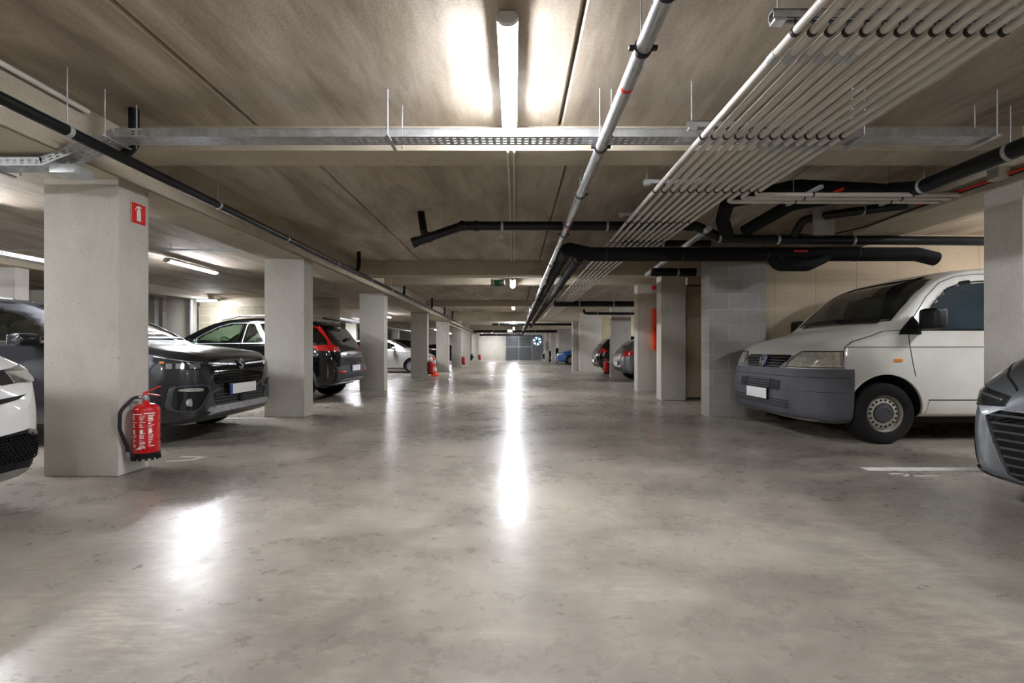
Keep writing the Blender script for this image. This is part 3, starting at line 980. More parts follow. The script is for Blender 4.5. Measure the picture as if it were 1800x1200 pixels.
# thick insulated pipe crossing at six metres with elbow, trap and end bend
r = pipe('insulated_pipe', [(.705, 6.55, 2.36), (.705, 6.0, 2.33), (1.0, 6.0, 2.262), (5.3, 6.0, 2.262), (5.55, 6.0, 2.20)], .09, 'insul', 'thick black insulated pipe crossing in front of the block wall', group=BP, bend=.1, seg=22,
         clamps=[])
off = Vector((.705, 6.55, 2.36))
mb = MB().tube([Vector(p) - off for p in fillet([(3.42, 6, 2.24), (3.46, 5.98, 2.12), (3.85, 5.98, 2.12), (4.1, 6, 2.24)], .1)], .085, 18)
mb.build('trap', M['insul'], r)
MB().obox((3.72 - .705, 6.0 - .09 - 6.55, 2.285 - 2.36), (.09, 0, 0), (0, .004, 0), (0, 0, .012)).build('red_tag', M['redpl'], r)
for x in (1.2, 2.2, 3.3, 4.5):
    ring((x - .705, 6.0 - 6.55, 2.262 - 2.36), 'x', .0905, .012, .003).build('band', M['rubber_ring'], r)
tag(MB().tube(fillet([(1.2, 6.25, 2.41), (2.5, 6.25, 2.41), (2.75, 6.25, 2.36), (5.6, 6.25, 2.335)], .1), .05, 16).build('black_pipe', M['black_pipe']), 'black pipe just behind and above the thick insulated cross pipe', 'pipe', BP) if False else None

# two insulated pipes running down the aisle beside the steel pipe
def bandpipe(x, z, r, y0, y1, label, step):
    p = pipe('insulated_pipe', [(x, y0, z), (x, y1, z)], r, 'insul', label, group=BP)
    y = y0 + .3
    while y < min(y1, y0 + 22):
        ring((0, y - y0, 0), 'y', r, .02, .009, 20).build('band', M['rubber_ring'], p)
        y += step
bandpipe(.712, 2.36, .074, 6.56, 38.6, 'thick black insulated pipe beside the steel pipe down the aisle', 1.1)
bandpipe(.885, 2.255, .066, 6.1, 24.5, 'second thick black insulated pipe, lower and further from the steel pipe', 1.3)

# pipes at the right behind the first beam
p = pipe('black_pipe', [(3.6, -9.4, 2.44), (3.6, 4.05, 2.44), (3.55, 4.3, 2.52)], .062, 'black_pipe', 'thick black pipe running along the right beam over the van', group=BP, bend=.05,
     clamps=[((3.6, y, 2.44), 'y') for y in (.5, 2.0, 3.3, 4.0)])
pipe('insulated_pipe', [(3.5, 4.32, 2.50), (2.75, 4.45, 2.59), (2.3, 4.9, 2.60), (2.05 + .35, 5.25, 2.5), (2.55, 5.45, 2.36)], .075, 'insul', 'thick black insulated pipe slanting down behind the conduits at the right', group=BP, bend=.15)
pipe('insulated_pipe', [(3.5, 4.75, 2.62), (3.05, 5.0, 2.60), (2.75, 5.45, 2.42)], .07, 'insul', 'second slanting black insulated pipe behind the three turning conduits', group=BP, bend=.15)
pipe('black_pipe', [(3.98, 4.6, 2.47), (3.5, 5.0, 2.49), (3.33, 5.25, 2.5), (3.32, 5.4, 2.36)], .045, 'black_pipe', 'black pipe with a bend beside the grey plate at the right beam', group=BP, bend=.1, clamps=[((3.7, 4.83, 2.482), 'x')])
tag(MB().box(3.33, 3.56, 5.05, 5.08, 2.28, 2.6).build('steel_plate', M['darkwall'], bevel=.002), 'grey plate hanging among the black pipes by the right beam', 'plate')
tag(MB().obox(W(1474, 335, 4.3), (.05, 0, .02), (0, .004, 0), (-.006, 0, .012)).build('red_tag', M['redpl']), 'red tag stuck on the slanting insulated pipe', 'tag')
tag(MB().tube(fillet([(4.0, 3.4, 2.41), (3.995, 4.6, 2.41), (3.99, 5.2, 2.40), (3.6, 5.35, 2.33), (3.3, 5.35, 2.37)], .12), .010, 8).build('cable', M['rubber_ring']), 'thin dark cable sagging along the right beam', 'cable')
tag(MB().tube([(3.985, 2.4, 2.43), (3.985, 3.2, 2.425), (3.99, 3.9, 2.42), (3.99, 4.5, 2.43)], .012, 8).build('cable', M['redpl']), 'red cable running along the right beam above the van', 'cable')
cb = empty('junction_box', (3.94, 3.72, 2.44), 0, 'small grey junction box on the right beam above the column', 'junction box')
MB().box(-.03, .07, -.05, .05, -.05, .05).build('box', M['conduit'], cb, bevel=.006)
MB().box(-.034, -.03, -.04, .04, -.04, .04).build('cover', M['galv'], cb)

# pipe pieces further back at the right
pipe('galvanised_pipe', [(2.27, 5.3, 2.42), (2.5, 8.6, 2.42)], .038, 'galv', 'grey pipe slanting away behind the thick black cross pipe', group=None, clamps=[((2.31, 5.75, 2.42), 'y'), ((2.45, 7.9, 2.42), 'y')])
pipe('black_pipe', [(2.3, 7.6, 2.30), (3.02, 7.6, 2.30)], .07, 'black_pipe', 'black pipe with rough end above the concrete column beside the block wall', group=BP, clamps=[((2.72, 7.6, 2.30), 'x')])
pipe('black_pipe', [(1.6, 6.75, 2.58), (2.9, 6.75, 2.58)], .05, 'black_pipe', 'short dark pipe seen just above the thick black cross pipe', group=BP, clamps=[((2.2, 6.75, 2.58), 'x')])
pipe('black_pipe', [(1.15, 13.3, 2.35), (6.5, 13.3, 2.35)], .085, 'black_pipe', 'black pipe crossing above the grey hatchback toward the right columns', group=BP,
     clamps=[((1.9, 13.3, 2.35), 'x'), ((2.9, 13.3, 2.35), 'x')])
pipe('black_pipe', [(2.42, 15.9, 2.42), (2.46, 15.9, 2.28), (3.8, 15.9, 2.27), (6.5, 15.9, 2.27)], .045, 'black_pipe', 'thin black pipe with an upturned end above the right cars', group=BP, bend=.1, clamps=[((2.9, 15.9, 2.272), 'x')])
pipe('black_pipe', [(-1.15, 23.8, 2.34), (3.2, 23.8, 2.34)], .065, 'black_pipe', 'dark pipe crossing the aisle behind the deep far beam', group=BP, clamps=[((-.8, 23.8, 2.34), 'x')])
pipe('black_pipe', [(-2.9, 32.2, 2.32), (3.0, 32.2, 2.32)], .09, 'black_pipe', 'dark pipe crossing the far aisle beside the distant exit sign', group=BP, clamps=[((-1.5, 32.2, 2.32), 'x'), ((1.5, 32.2, 2.32), 'x')])
pipe('black_pipe', [(-2.9, 38.2, 2.27), (.7, 38.2, 2.27)], .08, 'black_pipe', 'farthest dark pipe crossing in front of the end wall', group=BP, clamps=[((-1.5, 38.2, 2.27), 'x')])

# downpipe and services in the left bays
pipe('downpipe', [(-9.12, 12.85, 0), (-9.12, 12.85, 2.5)], .05, 'galv', 'grey vertical downpipe beside the far block wall on the left', rod_top=None)
pipe('black_pipe', [(-5.1, 7.5, 2.30), (-7.5, 12.2, 2.22), (-7.5, 30, 2.22)], .03, 'black_pipe', 'thin dark pipe slanting over the left bays', group=BP, bend=.3) if False else None
pipe('thin_pipe', [(-9.5, 6.5, 2.43), (-3.73, 6.5, 2.43)], .012, 'galv', 'thin dark rail crossing below the left bay lamp', clamps=[((-4.9, 6.5, 2.43), 'x'), ((-4.35, 6.5, 2.43), 'x')], rod_top=2.52) 
pipe('duct_pipe', [(-6.75, 14.4, 2.22), (-6.75, 30, 2.22)], .07, 'galv', 'bright metal pipe over the black SUV in the left bays', clamps=[((-6.75, y, 2.22), 'y') for y in (15, 17, 20)], rod_top=2.52)

# ------------------------------------------------------------------ perforated cable trays
def perf(length, rows, width, pitch, slot, sh):
    """flat strip with slots in rows, in local u (length) v (width)"""
    n = int(length / pitch)
    us = [0.0]
    for i in range(n):
        u = (i + .5) * pitch - slot / 2
        us += [u, u + slot]
    us.append(length)
    vs_ = [0.0]
    for r_ in rows:
        vs_ += [r_ - sh / 2, r_ + sh / 2]
    vs_.append(width)
    quads = []
    for i in range(len(us) - 1):
        for j in range(len(vs_) - 1):
            if i % 2 == 1 and j % 2 == 1:
                continue
            quads.append((us[i], us[i + 1], vs_[j], vs_[j + 1]))
    return quads
def tray(root, a, b, down, width, side=.055, bottom_rows=(.03, .065, .1)):
    a = Vector(a); b = Vector(b)
    L = (b - a).length
    u = (b - a).normalized()
    dn = Vector(down).normalized()
    up = (dn - u * dn.dot(u)).normalized()
    acr = Vector((0, 1, 0))
    t = .0012
    for k, (o, v, rows, w) in enumerate(((a, up, (.018, .036), side), (a, acr, bottom_rows, width), (a + acr * width, up, (.018, .036), side))):
        mb = MB()
        for (u0, u1, v0, v1) in perf(L, rows, w, .05, .024, .007):
            p = [o + u * u0 + v * v0, o + u * u1 + v * v0, o + u * u1 + v * v1, o + u * u0 + v * v1]
            mb.add(p, [(0, 1, 2, 3)])
        mb.build(('side_wall', 'bottom', 'side_wall')[k], M['galv'], root)
        if k != 1:
            c = o + u * L / 2 + v * w
            MB().obox(c, u * L / 2, acr * .004, v * .0015).build('rim', M['galv'], root)
tr = empty('cable_tray', (0, 0, 0), 0, 'perforated steel cable tray along the first cross beam, dropping under the left beam', 'cable tray')
tray(tr, (-2.74, 3.12, 2.462), (3.30, 3.12, 2.462), (0, 0, 1), .13)
tray(tr, (-5.5, 3.12, 2.265), (-3.24, 3.12, 2.265), (0, 0, 1), .13)
tray(tr, (-3.24, 3.12, 2.265), (-2.74, 3.12, 2.462), (-.35, 0, 1), .13)
for x, z in ((-2.78, 2.455), (-.86, 2.455), (.66, 2.455), (2.38, 2.455), (3.28, 2.455), (-3.62, 2.258), (-4.8, 2.258)):
    MB().box(x - .012, x + .012, 3.06, 3.30, z - .012, z).build('bracket', M['galv'], tr)
    MB().tube([(x, 3.09, z), (x, 3.09, 2.77 if x > -3.1 else 2.52 if x < -3.7 else 2.37)], .0045, 8).build('threaded_rod', M['galv'], tr)
    MB().tube([(x + .05, 3.29, z), (x + .05, 3.29, 2.77 if x > -3.1 else 2.52 if x < -3.7 else 2.37)], .0045, 8).build('threaded_rod', M['galv'], tr)
MB().box(-3.17, -3.0, 3.10, 3.25, 2.21, 2.27).build('cable_cover', M['galv'], tr, bevel=.002)
tr = empty('cable_tray', (-6.78, 0, 2.26), 0, 'bright perforated cable tray running away over the left bays', 'cable tray')
mb = MB()
for (u0, u1, v0, v1) in perf(4.8, (.018, .036), .055, .05, .024, .007):
    mb.add([(0, 2 + u0, v0), (0, 2 + u1, v0), (0, 2 + u1, v1), (0, 2 + u0, v1)], [(0, 1, 2, 3)])
mb.build('side_wall', M['galv'], tr)
MB().box(-.2, 0, 2, 6.8, -.002, 0).build('bottom', M['galv'], tr)
for y in (3.5, 5.5):
    MB().tube([(-.03, y, -.02), (-.03, y, .26)], .0045, 6).build('threaded_rod', M['galv'], tr)
# ------------------------------------------------------------------ vehicles
def pch(xs, ys):
    """smooth monotone curve through the points"""
    xs = np.array(xs, float); ys = np.array(ys, float)
    h = np.diff(xs); d = np.diff(ys) / h
    m = np.zeros(len(xs))
    m[0] = d[0]; m[-1] = d[-1]
    for i in range(1, len(xs) - 1):
        if d[i - 1] * d[i] > 0:
            w1 = 2 * h[i] + h[i - 1]; w2 = h[i] + 2 * h[i - 1]
            m[i] = (w1 + w2) / (w1 / d[i - 1] + w2 / d[i])
    def f(x):
        x = min(max(x, xs[0]), xs[-1])
        i = min(max(int(np.searchsorted(xs, x) - 1), 0), len(xs) - 2)
        t = (x - xs[i]) / h[i]
        return float((2 * t ** 3 - 3 * t ** 2 + 1) * ys[i] + (t ** 3 - 2 * t ** 2 + t) * h[i] * m[i] + (-2 * t ** 3 + 3 * t ** 2) * ys[i + 1] + (t ** 3 - t ** 2) * h[i] * m[i + 1])
    return f
def tab(t):
    return pch([a for a, b in t], [b for a, b in t])

def chaikin(p, n=3):
    for _ in range(n):
        q = [p[0]]
        for a, b in zip(p[:-1], p[1:]):
            q.append((a[0] * .75 + b[0] * .25, a[1] * .75 + b[1] * .25))
            q.append((a[0] * .25 + b[0] * .75, a[1] * .25 + b[1] * .75))
        q.append(p[-1])
        p = q
    return p

class Body:
    """car body lofted along its length. x = metres behind the nose, local X of the mesh = L/2 - x (nose forward)"""
    def __init__(s, sp):
        s.sp = sp; s.L = sp['L']
        s.zt, s.zb, s.w, s.zs = tab(sp['zt']), tab(sp['zb']), tab(sp['w']), tab(sp['zs'])
        s.wr, s.dz, s.ws = tab(sp['wr']), tab(sp['dz']), tab(sp.get('ws', [(0, .965), (s.L, .965)]))
        xs = []
        n = sp.get('n', 60)
        a = [0, .004, .012, .025, .045, .07, .1, .14, .19, .25, .32, .4]
        xs = a + list(np.linspace(.48, s.L - .48, n)) + [s.L - q for q in reversed(a)]
        for q in sp.get('extra', ()):
            xs.append(q)
        xs = sorted(set(round(x, 4) for x in xs))
        rows = [s.section(x) for x in xs]
        half = len(rows[0])
        vs = []; fs = []
        for x, r in zip(xs, rows):
            X = s.L / 2 - x
            for (y, z) in r: vs.append((X, y, z))
            for (y, z) in reversed(r[1:-1]): vs.append((X, -y, z))
        m = 2 * half - 2
        for i in range(len(xs) - 1):
            for k in range(m):
                q = (k + 1) % m
                fs.append((i * m + k, (i + 1) * m + k, (i + 1) * m + q, i * m + q))
        fs.append(tuple(range(m)))
        fs.append(tuple(reversed(range((len(xs) - 1) * m, len(xs) * m))))
        s.vs, s.fs = vs, fs
        s.bvh = BVHTree.FromPolygons([Vector(v) for v in vs], fs)
    def section(s, x):
        zt, zb, w = s.zt(x), s.zb(x), s.w(x)
        ze = zt - s.dz(x)
        ze = max(ze, zb + .5 * (zt - zb))
        zs = min(s.zs(x), ze - .012)
        zs = max(zs, zb + .35 * (zt - zb))
        wr = min(s.wr(x), w * .96)
        wsh = w * s.ws(x)
        h = zs - zb
        p = [(0, zb), (w * .6, zb), (w * .9, zb + min(.015, h * .06)), (w * .975, zb + min(.08, h * .25)), (w, zb + h * .45), (w * .998, zb + h * .75), (wsh, zs), (wsh, zs),
             (wsh + (wr - wsh) * .12, zs + (ze - zs) * .16), (wr, ze), (wr * .93, ze + (zt - ze) * .45), (wr * .62, ze + (zt - ze) * .85), (0, zt)]
        return chaikin(p)
    def hit(s, view, u, v):
        """u, v in the flat view -> point on the body surface (local mesh coordinates) and normal"""
        B = s.L / 2
        if view == 'L': o, d = Vector((B - u, 3, v)), Vector((0, -1, 0))
        elif view == 'R': o, d = Vector((B - u, -3, v)), Vector((0, 1, 0))
        elif view == 'F': o, d = Vector((B + 1, u, v)), Vector((-1, 0, 0))
        elif view == 'B': o, d = Vector((-B - 1, u, v)), Vector((1, 0, 0))
        else: o, d = Vector((B - u, v, 4)), Vector((0, 0, -1))
        loc, nor, i, dist = s.bvh.ray_cast(o, d)
        if loc is None:
            g = {'L': Vector((B - u, .8, v)), 'R': Vector((B - u, -.8, v)), 'F': Vector((B, u, v)), 'B': Vector((-B, u, v))}.get(view, Vector((B - u, v, 1.5)))
            loc, nor, i, dist = s.bvh.find_nearest(g)
        return loc, -d

def poly_grid(poly, step):
    bm = bmesh.new()
    bm.faces.new([bm.verts.new((a, b, 0)) for a, b in poly])
    us = [p[0] for p in poly]; vs = [p[1] for p in poly]
    for lo, hi, ax in ((min(us), max(us), 0), (min(vs), max(vs), 1)):
        k = max(1, int((hi - lo) / step))
        for i in range(1, k):
            c = lo + (hi - lo) * i / k
            no = (1, 0, 0) if ax == 0 else (0, 1, 0)
            co = (c, 0, 0) if ax == 0 else (0, c, 0)
            bmesh.ops.bisect_plane(bm, geom=bm.verts[:] + bm.edges[:] + bm.faces[:], dist=1e-6, plane_co=co, plane_no=no)
    return bm

def smooth_poly(poly, n=2):
    for _ in range(n):
        q = []
        for i in range(len(poly)):
            a, b = poly[i], poly[(i + 1) % len(poly)]
            q += [(a[0] * .8 + b[0] * .2, a[1] * .8 + b[1] * .2), (a[0] * .2 + b[0] * .8, a[1] * .2 + b[1] * .8)]
        poly = q
    return poly

def inset_poly(poly, d):
    n = len(poly)
    area = sum(poly[i][0] * poly[(i + 1) % n][1] - poly[(i + 1) % n][0] * poly[i][1] for i in range(n))
    sg = 1 if area > 0 else -1
    out = []
    for i in range(n):
        a, b, c = Vector(poly[i - 1]), Vector(poly[i]), Vector(poly[(i + 1) % n])
        n1 = Vector((-(b - a).y, (b - a).x)).normalized() * sg
        n2 = Vector((-(c - b).y, (c - b).x)).normalized() * sg
        nn = (n1 + n2)
        nn = nn / max(nn.length_squared, .5) * 2 if nn.length > .2 else n1
        out.append(tuple(b + nn * d * .5 * 1.0 if False else b + nn * d / 1.0 * .5 * 2 * .5 * 2 / 2))
    return out

def decal(B, name, m, view, poly, out=.004, depth=.02, parent=None, step=.05, bevel=0, smooth=0, mirror=False):
    """closed plate that follows the body: outline in the flat view, raised by out, depth thick"""
    if smooth: poly = smooth_poly(poly, smooth)
    bm = poly_grid(poly, step)
    top = list(bm.faces)
    d0 = None
    pos = {}
    for v in bm.verts:
        loc, d = B.hit(view, v.co.x, v.co.y)
        d0 = d
        pos[v] = loc + d * out
    for v, p in pos.items(): v.co = p
    r = bmesh.ops.extrude_face_region(bm, geom=top)
    nv = [g for g in r['geom'] if isinstance(g, bmesh.types.BMVert)]
    for v in nv: v.co -= d0 * depth
    bmesh.ops.recalc_face_normals(bm, faces=bm.faces)
    if mirror:
        bmesh.ops.scale(bm, vec=(1, -1, 1), verts=bm.verts)
        bmesh.ops.reverse_faces(bm, faces=bm.faces)
    return finish(bm, name, m, parent, bevel, 40)

def ringdecal(B, name, m, view, poly, width, out=.006, depth=.02, parent=None, smooth=0, step=.05, outer=False):
    if smooth: poly = smooth_poly(poly, smooth)
    q = []
    for i in range(len(poly)):
        a, b = Vector(poly[i]), Vector(poly[(i + 1) % len(poly)])
        k = max(1, int((b - a).length / step))
        for j in range(k): q.append(tuple(a + (b - a) * j / k))
    inn = inset_poly(q, width)
    vs = []; fs = []; n = len(q)
    for (P_, Q_) in zip(q, inn):
        l1, d = B.hit(view, *P_); l2, d = B.hit(view, *Q_)
        vs += [l1 + d * out, l2 + d * out, l2 + d * (out - depth), l1 + d * (out - depth)]
    for i in range(n):
        a = 4 * i; b = 4 * ((i + 1) % n)
        for k in range(4):
            l = (k + 1) % 4
            fs.append((a + k, b + k, b + l, a + l))
    return MB().add(vs, fs).build(name, m, parent, smooth=40)

def ribbon(B, name, m, view, pts, width, out=.002, depth=.010, parent=None, step=.05):
    q = []
    for a, b in zip(pts[:-1], pts[1:]):
        a = Vector(a); b = Vector(b)
        k = max(1, int((b - a).length / step))
        for j in range(k): q.append(a + (b - a) * j / k)
    q.append(Vector(pts[-1]))
    vs = []; fs = []; n = len(q)
    for i, p in enumerate(q):
        t = (q[min(i + 1, n - 1)] - q[max(i - 1, 0)]).normalized()
        nn = Vector((-t.y, t.x)) * width / 2
        l1, d = B.hit(view, *(p + nn)); l2, d = B.hit(view, *(p - nn))
        vs += [l1 + d * out, l2 + d * out, l2 + d * (out - depth), l1 + d * (out - depth)]
    for i in range(n - 1):
        a = 4 * i; b = a + 4
        for k in range(4):
            l = (k + 1) % 4
            fs.append((a + k, b + k, b + l, a + l))
    fs += [(0, 1, 2, 3), tuple(reversed(range(4 * n - 4, 4 * n)))]
    return MB().add(vs, fs).build(name, m, parent, smooth=40)

def inside(poly, u, v):
    c = False
    n = len(poly)
    for i in range(n):
        a, b = poly[i], poly[(i + 1) % n]
        if (a[1] > v) != (b[1] > v) and u < (b[0] - a[0]) * (v - a[1]) / (b[1] - a[1]) + a[0]:
            c = not c
    return c

def wheel(parent, x, y, r, side, style, tw=.20):
    """side +1: outer face toward +y"""
    rr = r * (.66 if style != 'steel' else .60)
    s_ = side
    if style == 'steel':
        prof = [(rr, .0), (rr * .97, -.012), (rr * .95, -.05), (rr * .86, -.055), (rr * .82, -.03), (rr * .58, -.018), (rr * .54, -.035), (.0, -.038)]
    elif style == 'alloy':
        prof = [(rr, 0), (rr * .96, -.012), (rr * .95, -.10), (rr * .9, -.12), (0, -.12)]
    else:
        prof = [(rr, 0), (rr * .96, -.015), (rr * .9, -.02), (rr * .5, -.01), (rr * .2, -.02), (0, -.02)]
    mm = {'steel': M['steelwheel'], 'alloy': M['alloy'], 'cap': M['satin'], 'black': M['blackpl']}[style]
    rimo = MB().lathe([(a, s_ * b) for a, b in prof], (0, 0, 0), 'y', 48, cap0=False)
    o = rimo.build('wheel', [mm], parent, loc=(x, y, r))
    # tyre
    w = tw
    tp = [(rr * .99, -.003), (rr * 1.04, .004), (r * .86, .006), (r * .95, -.002), (r * .99, -.02), (r, -.045), (r, -w + .045), (r * .99, -w + .02), (r * .93, -w), (rr, -w)]
    MB().lathe([(a, s_ * b) for a, b in tp], (0, 0, 0), 'y', 64, close=True).build('tyre', M['tyre'], o, smooth=50)
    MB().lathe([(rr * .985, s_ * -w), (rr * .985, s_ * -.13), (0, s_ * -.13)], (0, 0, 0), 'y', 32, cap0=False).build('brake_drum', M['well'], o)
    mb = MB()
    if style == 'steel':
        for k in range(18):
            a = 2 * PI * k / 18
            c = (math.cos(a) * rr * .72, s_ * -.0235, math.sin(a) * rr * .72)
            mb.lathe([(rr * .062, -.004), (rr * .062, .004), (0, .004)], c, 'y', 12)
        mb.build('vent_shade', M['well'], o)  # dark discs stand in for the shade inside the vent holes
        MB().lathe([(rr * .5, s_ * -.034), (rr * .48, s_ * -.014), (rr * .3, s_ * -.008), (rr * .28, s_ * -.014), (rr * .12, s_ * -.012), (0, s_ * -.010)], (0, 0, 0), 'y', 32, cap0=False).build('hub_cap', M['darkpl'], o)
    elif style == 'alloy':
        for k in range(5):
            for dd in (-.14, .14):
                a = 2 * PI * k / 5 + PI / 2 + dd
                c, q = math.cos(a), math.sin(a)
                mb.obox((c * rr * .52, s_ * -.022, q * rr * .52), (c * rr * .44, s_ * .008, q * rr * .44), (-q * rr * .055, 0, c * rr * .055), (0, .014, 0))
        mb.lathe([(rr * .2, s_ * -.03), (rr * .17, s_ * -.005), (0, s_ * -.004)], (0, 0, 0), 'y', 20)
        mb.build('spokes', M['alloy'], o)
    else:
        for k in range(14):
            a = 2 * PI * k / 14
            c, q = math.cos(a), math.sin(a)
            mb.obox((c * rr * .74, s_ * -.014, q * rr * .74), (c * rr * .12, 0, q * rr * .12), (-q * rr * .045, 0, c * rr * .045), (0, .004, 0))
        mb.build('vent_shade', M['well'], o)  # dark blocks in place of the shaded openings in the wheel cover
    return o

def mirror_part(root, B, x, y, z, s_, m, big=False, capm=None):
    X = B.L / 2 - x
    if big:
        o = MB().box(-.08, .05, -.11, .11, -.1, .12).build('door_mirror', m, root, bevel=.045, loc=(X, s_ * (y + .17), z + .03), smooth=60)
        MB().obox((.0, -s_ * .12, -.07), (.03, 0, 0), (0, .13, .0), (0, 0, .028)).build('mirror_arm', m, o, bevel=.01)
    else:
        o = MB().box(-.07, .07, -.115, .115, -.065, .065).build('door_mirror', m, root, bevel=.05, loc=(X, s_ * (y + .13), z + .02), smooth=60)
        MB().obox((.0, -s_ * .1, -.05), (.04, 0, 0), (0, .06, .0), (0, 0, .018)).build('mirror_arm', M['blackpl'], o, bevel=.008)
        MB().obox((-.072, 0, 0), (.002, 0, 0), (0, .095, 0), (0, 0, .048)).build('mirror_glass', M['chrome'], o, bevel=.001)
    return o

def seats(root, B, rows, w=.36, zc=.42, top=1.15):
    for x in rows:
        for s_ in (-1, 1):
            X = B.L / 2 - x
            o = MB().box(-.25, .25, -.24, .24, zc, zc + .16).build('seat', M['seat'], root, bevel=.05, loc=(X, s_ * w, 0), smooth=60)
            MB().obox((-.27, 0, zc + .45), (.06, 0, -.012), (0, .23, 0), (-.055, 0, .30)).build('seat_back', M['seat'], o, bevel=.04)
            MB().obox((-.345, 0, top - .03), (.04, 0, 0), (0, .12, 0), (-.01, 0, .08)).build('headrest', M['seat'], o, bevel=.03)

def vehicle(sp, name, nose, Yc, facing, label, cat, paintm):
    """nose: world X of the nose; facing +1 nose toward +X, -1 toward -X"""
    B = Body(sp)
    L = sp['L']
    root = empty(name, (nose - facing * L / 2, Yc, 0), 0 if facing > 0 else PI, label, cat)
    # body shell with real wheel wells
    bm = bmesh.new()
    vv = [bm.verts.new(v) for v in B.vs]
    for f in B.fs: bm.faces.new([vv[i] for i in f])
    bmesh.ops.remove_doubles(bm, verts=bm.verts, dist=.0004)
    bmesh.ops.recalc_face_normals(bm, faces=bm.faces)
    body = finish(bm, 'body', [paintm, M['well'], M['interior']], root, 0, sp.get('sharp', 32))
    cut = MB()
    R = sp['arch']
    for wx in sp['wheels']:
        for s_ in (-1, 1):
            a, b = s_ * (sp['hw'] - .34), s_ * (sp['hw'] + .1)
            cut.lathe([(R, min(a, b)), (R, max(a, b))], (L / 2 - wx, 0, sp['wr_'] + sp.get('adz', .01)), 'y', 56)
    co = cut.build('cutter', M['well'], root)
    bpy.context.view_layer.update()
    md = body.modifiers.new('wells', 'BOOLEAN')
    md.operation = 'DIFFERENCE'; md.object = co; md.solver = 'EXACT'
    dg = bpy.context.evaluated_depsgraph_get()
    me = bpy.data.meshes.new_from_object(body.evaluated_get(dg))
    body.modifiers.clear()
    old = body.data; body.data = me; me.name = 'body'
    bpy.data.meshes.remove(old)
    bpy.data.objects.remove(co)
    bm = bmesh.new(); bm.from_mesh(me)
    for f in bm.faces:
        c = f.calc_center_median()
        for wx in sp['wheels']:
            dx, dz_ = c.x - (L / 2 - wx), c.z - (sp['wr_'] + sp.get('adz', .01))
            if math.hypot(dx, dz_) < R + .003 and abs(c.y) < sp['hw'] + .02 and not (abs(f.normal.y) > .5 and abs(c.y) > sp['hw'] - .2):
                f.material_index = 1
                f.smooth = False
    # window openings
    kill = []
    bm.normal_update()
    for (view, poly) in sp.get('holes', ()):
        pin = inset_poly(poly, .012)
        for f in bm.faces:
            c = f.calc_center_median()
            if f.material_index == 1: continue
            if view == 'S':
                if abs(f.normal.y) > .35 and c.z > .8 and inside(pin, L / 2 - c.x, c.z): kill.append(f)
            elif view == 'F':
                if c.x > L / 2 - sp['mid'] and f.normal.x > .12 and f.normal.z > .05 and c.z > .8 and inside(pin, c.y, c.z): kill.append(f)
            elif view == 'B':
                if c.x < L / 2 - sp['mid'] and f.normal.x < -.12 and c.z > .8 and inside(pin, c.y, c.z): kill.append(f)
    if kill:
        bmesh.ops.delete(bm, geom=list(set(kill)), context='FACES')
    bm.to_mesh(me); bm.free()
    if kill:
        so = body.modifiers.new('trim', 'SOLIDIFY')
        so.thickness = .02; so.offset = -1; so.material_offset = 2; so.material_offset_rim = 2
        so.use_rim = True
    for wx in sp['wheels']:
        for s_ in (-1, 1):
            wheel(root, L / 2 - wx, s_ * (sp['hw'] - .025), sp['wr_'], s_, sp['style'], sp.get('tw', .21))
    return B, root, body

def sides(fn):
    return [fn('L'), fn('R')]

def glaze(B, root, sp, gm):
    for (view, poly, nm, mt) in sp['glass']:
        for vw in (('L', 'R') if view == 'S' else (view,)):
            g = decal(B, nm, mt or gm, vw, poly, -.004 if mt is None or True else 0, .006, root, .08)
            ringdecal(B, 'window_seal', M['gloss_black'], vw, poly, .028, .003, .012, g)

def badge_plate(root, c, hx, parent_name='licence_plate', blue=True, w=.52, h=.115, tilt=0, side=-1, parent=None):
    """plate with its normal along local x * hx"""
    o = MB().obox((0, 0, 0), (.006, 0, 0), (0, w / 2, 0), (0, 0, h / 2)).build(parent_name, M['plate'], root, bevel=.003, loc=c)
    o.rotation_euler = (0, tilt, 0)
    MB().obox((-hx * .004, 0, 0), (.006, 0, 0), (0, w / 2 + .012, 0), (0, 0, h / 2 + .01)).build('plate_holder', M['blackpl'], o)
    if blue:
        MB().obox((hx * .002, side * (w / 2 - .024), 0), (.006, 0, 0), (0, .024, 0), (0, 0, h / 2 - .002)).build('plate_band', M['plateblue'], o)
    return o

# ---- body tables (x behind nose)
def suv_spec():
    L = 4.3
    return dict(L=L, hw=.89, mid=2.3, wheels=(.90, 3.50), wr_=.335, arch=.385, adz=.015, style='alloy',
      zt=[(0, .74), (.02, .86), (.06, .935), (.14, .985), (.4, 1.035), (.8, 1.08), (1.05, 1.115), (1.3, 1.26), (1.75, 1.475), (2.05, 1.555), (2.5, 1.585), (3.3, 1.555), (3.75, 1.48), (4.1, 1.16), (4.22, .98), (4.3, .78)],
      zb=[(0, .34), (.02, .27), (.07, .235), (.2, .21), (.5, .2), (3.8, .22), (4.15, .3), (4.3, .48)],
      w=[(0, .56), (.02, .65), (.07, .745), (.15, .80), (.3, .85), (.6, .88), (.9, .89), (3.5, .89), (3.95, .86), (4.15, .79), (4.25, .7), (4.3, .58)],
      zs=[(0, .66), (.06, .84), (.14, .90), (.5, .965), (1.05, 1.02), (3.8, 1.06), (4.1, 1.0), (4.3, .74)],
      wr=[(0, .5), (.1, .66), (.3, .74), (1.0, .76), (1.35, .70), (1.9, .60), (3.6, .58), (4.1, .62), (4.3, .5)],
      dz=[(0, .02), (.15, .03), (1.0, .05), (1.9, .06), (3.7, .07), (4.3, .03)])

